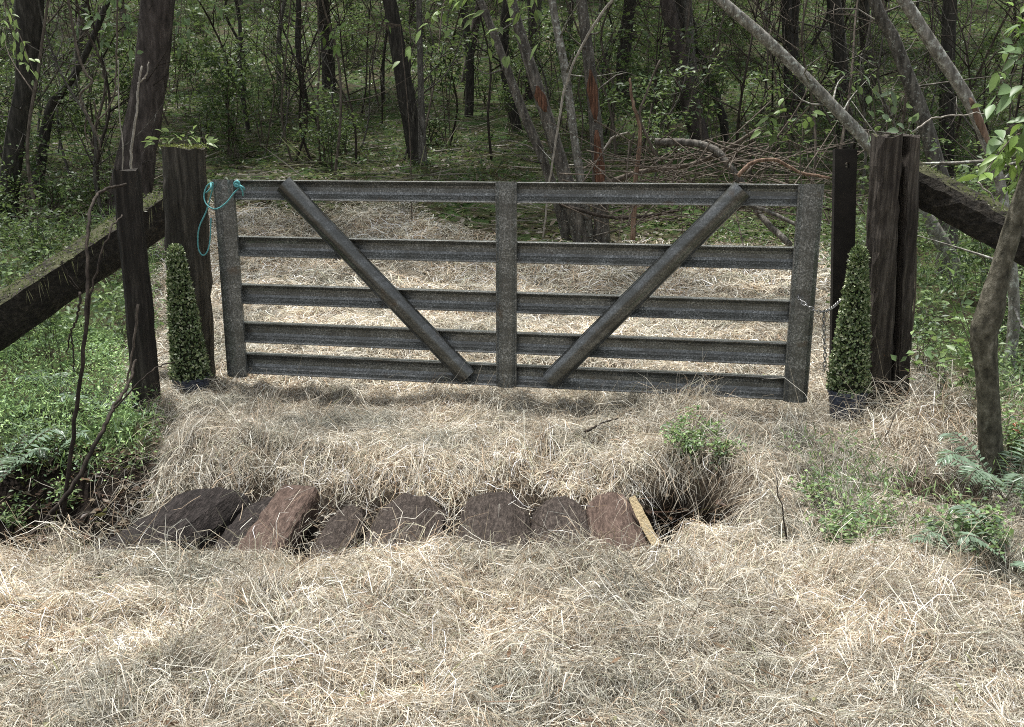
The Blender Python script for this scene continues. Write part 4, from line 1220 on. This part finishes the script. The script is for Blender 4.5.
fern(-10, 492, 'large fern with silvery fronds overhanging the gully at the left edge', 701, 11, .50)
weed(18, 528, 'small green plants low in the gully at the left edge', 618, .16, 260, .028, .2, nst=9)
weed(70, 515, 'small green plant at the foot of the bramble stems', 619, .14, 200, .026, .14, nst=8)
fern(48, 468, 'small dark fern deep in the gully under the silvery fern', 702, 8, .34)
fern(105, 415, 'fern on the bank below the dark stake', 703, 9, .32)
fern(60, 395, 'fern among green weeds left of the bramble stems', 704, 8, .32)
weed(975, 548, 'green weed tuft at the right edge among the low ferns', 616, .18, 420, .03, .22, nst=12)
weed(1012, 470, 'leafy tuft crowding the foot of the bent olive trunk', 617, .25, 380, .03, .2, nst=10)
fern(1005, 505, 'fern spreading at the foot of the bent olive trunk', 705, 11, .42)
fern(1015, 570, 'low fern at the right edge of the dry grass', 706, 9, .34)
fern(955, 565, 'small fern left of the low right edge fern', 707, 8, .26)

# ------------------------------------------------------------------ vines, brambles, branches
def stemthing(name, label, cat, paths, mat, grp=None, origin=None, leaf=None):
    """paths: list of ([(px,py,Y)...], r0, r1)"""
    mb = MB()
    for pl, r0, r1 in paths:
        P = [at(*p) for p in pl]; n = max(10, len(P) * 6); mb.tube(spline(P, n) + np.vstack([np.zeros(3), RS.normal(0, .003, (n - 2, 3)), np.zeros(3)]), np.linspace(r0, r1, n), 6, .1)
    o = mb.build(name, mat, None, True)
    return tag(o, label, cat, grp)
stemthing('bramble', 'tall dead bramble stem arching from the gully onto the dark stake', 'bramble',
    [([(62, 520, 4.3), (73, 440, 4.35), (84, 345, 4.4), (88, 285, 4.5), (87, 240, 4.6), (92, 205, 4.75), (104, 190, 4.95), (126, 184, 5.1)], .012, .007),
     ([(84, 345, 4.4), (92, 290, 4.5), (108, 235, 4.6), (122, 215, 4.8)], .006, .004),
     ([(80, 290, 4.5), (64, 270, 4.5), (62, 262, 4.5), (72, 284, 4.5), (80, 290, 4.5)], .003, .002)], M['stem_dark'])
stemthing('bramble', 'dark bramble stem leaning out of the gully toward the foot of the stake', 'bramble',
    [([(28, 540, 4.1), (70, 490, 4.2), (98, 440, 4.35), (112, 410, 4.5), (128, 384, 4.7), (136, 360, 4.9)], .013, .007),
     ([(112, 410, 4.5), (150, 372, 4.6), (175, 362, 4.7)], .005, .003)], M['stem_dark'])
stemthing('bramble', 'short forked dead stem hanging below the bramble arch', 'bramble',
    [([(80, 292, 4.45), (77, 318, 4.42), (70, 335, 4.42), (66, 352, 4.42)], .007, .003), ([(70, 335, 4.42), (74, 352, 4.4), (74, 372, 4.4)], .005, .003)], M['stem_dark'])
stemthing('bramble', 'thin grey stem running down the front of the dark stake', 'bramble',
    [([(138, 304, 5.1), (134, 340, 5.05), (128, 378, 5.0), (126, 395, 4.95)], .008, .004)], M['twig'])
stemthing('vine', 'twisting pale vine hanging at left of the thick reddish trunk', 'vine',
    [([(70, -120, 8), (66, -30, 8), (76, 45, 8), (84, 70, 8), (92, 82, 8), (82, 92, 8), (80, 100, 8), (90, 120, 8), (98, 138, 8), (100, 150, 8)], .012, .009), ([(120, -110, 8), (118, -20, 8), (116, 70, 8), (114, 95, 8), (106, 112, 8), (97, 118, 8), (94, 100, 8)], .009, .006),
     ([(86, 118, 8), (86, 135, 8), (95, 150, 8)], .008, .005)], M['twig'])
stemthing('vine', 'pale forked vine climbing in front of the thick reddish trunk', 'vine',
    [([(130, 185, 8.5), (132, 145, 8.5), (137, 110, 8.5), (138, 88, 8.5), (142, 66, 8.5)], .013, .009), ([(138, 84, 8.5), (146, 76, 8.5), (149, 62, 8.5)], .008, .005), ([(122, 185, 8.6), (123, 150, 8.6), (119, 110, 8.6), (118, 60, 8.6)], .007, .005)], M['twig_pale'])
# straight pale fallen stick through the clump
stemthing('dead_stick', 'straight white dead stick slanting across the lichened clump', 'branch', [([(616, -6, 10.6), (585, 40, 10.7), (566, 85, 10.8), (556, 140, 10.9), (548, 195, 11), (543, 238, 11)], .016, .012)], M['twig_pale'])
BG = 'branches of the brush pile'
BP = [
 ('thick grey bough arching over the brush pile', [(655, 142, 10.5), (690, 143, 10.4), (715, 150, 10.3), (728, 165, 10.2), (742, 184, 10.1), (760, 215, 10), (790, 245, 9.6)], .045, .035, 'bark_grey'),
 ('long dark bough lying along the brush pile', [(600, 186, 11), (640, 172, 10.8), (690, 165, 10.5), (720, 152, 10.3), (760, 128, 10)], .035, .018, 'twig'),
 ('orange brown broken branch bent over beside the gate braces', [(738, 176, 9.2), (752, 163, 9.2), (775, 160, 9.2), (800, 172, 9.2), (830, 178, 9.1)], .022, .012, 'bark_pink'),
 ('forked reddish dead sapling standing in the brush pile', [(633, 240, 10), (636, 180, 10), (640, 130, 10), (632, 100, 10), (630, 78, 10)], .030, .012, 'bark_pink'),
 ('crooked grey branch leaning against the reddish sapling', [(655, 155, 10), (640, 118, 10), (646, 95, 10), (660, 60, 10)], .018, .009, 'twig'),
 ('pale curved branch at the left end of the brush pile', [(604, 150, 10.5), (612, 138, 10.5), (628, 132, 10.5)], .014, .008, 'twig_pale'),
 ('thin branch lying flat on the lower brush pile', [(610, 200, 10.3), (670, 192, 10.2), (740, 190, 10), (800, 200, 9.8)], .020, .012, 'twig'),
 ('dark forked branch tipped over in the brush pile', [(700, 232, 9.7), (745, 205, 9.7), (790, 196, 9.7), (830, 210, 9.5)], .026, .014, 'stem_dark'),
 ('grey branch sloping down behind the right brace', [(720, 195, 9.9), (770, 212, 9.7), (815, 235, 9.4)], .028, .018, 'bark_grey'),
 ('slender pale branch rising out of the brush pile', [(745, 175, 10), (790, 120, 10), (815, 75, 10)], .013, .006, 'twig'),
 ('broken dark branch propped low in the brush pile', [(560, 205, 10.9), (620, 218, 10.4), (680, 210, 10.1)], .024, .015, 'stem_dark'),
]
for lab, pl, r0, r1, mt in BP: stemthing('fallen_branch', lab, 'branch', [(pl, r0, r1)], M[mt], BG)
# finer twigs of the pile, one pile
mb = MB()
for k in range(130):
    c = at(RS.uniform(595, 830), 150 + 75 * RS.rand() ** 1.5, 10.2 + RS.normal(0, .35)); d = unit(np.array((RS.normal(0, 1), RS.normal(0, .4), RS.normal(0, .45)))); ln = RS.uniform(.25, .8)
    mb.tube(spline([c - d * ln, c + RS.normal(0, .06, 3), c + d * ln], 7), np.linspace(.009, .003, 7), 4)
tag(mb.build('brush_twigs', M['twig']), 'tangle of dry twigs heaped under the boughs of the brush pile', 'twigs', kind='stuff')
FB = 'fallen branches on the slope'
for lab, pl, r0, r1, mt in (
 ('long dead branch lying on the slope left of the left leaning trunk', [(305, 105), (335, 130), (370, 140), (410, 148)], .03, .015, 'twig'),
 ('pale crooked stick upright on the slope behind the left brace', [(336, 108), (330, 90), (342, 78)], .02, .01, 'twig_pale'),
 ('pale short stick lying near the foot of the left leaning trunk', [(432, 152), (450, 150), (472, 152)], .02, .01, 'twig_pale'),
 ('grey stick lying below the straight dark trunk', [(338, 138), (345, 120), (330, 112)], .018, .01, 'twig'),
 ('thin stick propped up the slope right of the slim stem', [(440, 112), (452, 98), (460, 75)], .014, .008, 'twig'),
 ('curved pale twig on the green forest floor', [(390, 150), (400, 160), (412, 162)], .014, .008, 'twig_pale')):
    P = [ghit(a, b) for a, b in pl[:1]]; Yb = P[0][1]
    stemthing('fallen_branch', lab, 'branch', [([(a, b, Yb + .1 * i) for i, (a, b) in enumerate(pl)], r0, r1)], M[mt], FB)
stemthing('dead_stick', 'thin dark stick lying on the dry grass before the gate', 'branch', [([(585, 432, 4.42), (600, 424, 4.5), (618, 418, 4.56)], .007, .004)], M['stem_dark'])
stemthing('dead_stick', 'dark bent weed stalk standing in the near dry grass', 'branch', [([(302, 632, 2.62), (284, 612, 2.66), (268, 596, 2.7), (258, 578, 2.72)], .0035, .0015), ([(268, 596, 2.7), (282, 592, 2.7)], .002, .001)], M['stem_dark'])
stemthing('dead_stick', 'short dark twig lying in the near dry grass right of centre', 'branch', [([(886, 648, 2.54), (897, 645, 2.55), (908, 643, 2.56)], .005, .003)], M['stem_dark'])
stemthing('dead_stick', 'thin dry stalk standing left of the loose weed patch', 'branch', [([(788, 548, 3.3), (783, 515, 3.3), (776, 476, 3.35)], .004, .002)], M['stem_dark'])
stemthing('dead_stick', 'long thin stalk leaning up right of the blue black pot', 'branch', [([(882, 448, 4.3), (895, 415, 4.35), (908, 395, 4.4)], .004, .002)], M['twig'])
stemthing('dead_twig', 'thin arching twig between the split post top and the peeled trunk', 'branch', [([(912, 132, 5.5), (935, 118, 5.5), (965, 115, 5.5), (990, 112, 5.5)], .006, .003)], M['twig_pale'])
stemthing('dead_twig', 'thin pale twig hanging over the dark strut log', 'branch', [([(978, 182, 5.0), (996, 205, 5.0), (1002, 248, 5.0)], .005, .003)], M['twig_pale'])
rr = ghit(1012, 452)
mb = MB(); mb.tube([rr + (0, 0, -.05), rr + (.01, 0, .05), rr + (.03, .01, .11)], [.05, .055, .03], 9, .25)
tag(mb.build('rotten_stump', M['stone_red']), 'crumbling orange red stump beside the bent olive trunk', 'stump')

# ------------------------------------------------------------------ light, sky, camera
SUN_EL, SUN_AZ = R(75), R(-38)       # azimuth from +Y, clockwise
sd = Vector((math.sin(SUN_AZ) * math.cos(SUN_EL), math.cos(SUN_AZ) * math.cos(SUN_EL), math.sin(SUN_EL)))
L = bpy.data.lights.new('sun', 'SUN'); L.energy = 3.6; L.angle = R(3); L.color = (1., .97, .93)
lo = bpy.data.objects.new('sun', L); link(lo); lo.rotation_euler = sd.to_track_quat('Z', 'Y').to_euler(); lo.location = (0, 0, 30)
w = bpy.data.worlds.new('World'); S.world = w; w.use_nodes = True
t = w.node_tree; t.nodes.clear()
sk = t.nodes.new('ShaderNodeTexSky'); sk.sky_type = 'NISHITA'; sk.sun_disc = False; sk.sun_elevation = SUN_EL; sk.sun_rotation = SUN_AZ
sk.dust_density = 3.0; sk.ozone_density = .6
bg = t.nodes.new('ShaderNodeBackground'); bg.inputs[1].default_value = .12
ow = t.nodes.new('ShaderNodeOutputWorld'); hs = t.nodes.new('ShaderNodeHueSaturation'); hs.inputs['Saturation'].default_value = .28; t.links.new(sk.outputs[0], hs.inputs['Color']); t.links.new(hs.outputs[0], bg.inputs[0]); t.links.new(bg.outputs[0], ow.inputs[0])

cam = bpy.data.cameras.new('camera'); cam.sensor_width = 36; cam.lens = FPX / 1024 * 36; cam.clip_end = 1000; cam.clip_start = .05
co = bpy.data.objects.new('camera', cam); link(co); co.location = (0, 0, CAMH); co.rotation_euler = (math.pi / 2 - PITCH, 0, 0)
S.camera = co
S.view_settings.view_transform = 'Standard'; S.view_settings.look = 'None'
S.view_settings.exposure = 1.0; S.cycles.sample_clamp_indirect = 2.5; S.view_settings.gamma = 1
S.cycles.filter_width = 1.0; S.cycles.max_bounces = 6; S.cycles.diffuse_bounces = 4; S.cycles.glossy_bounces = 2; S.cycles.transmission_bounces = 4
S.cycles.use_denoising = False
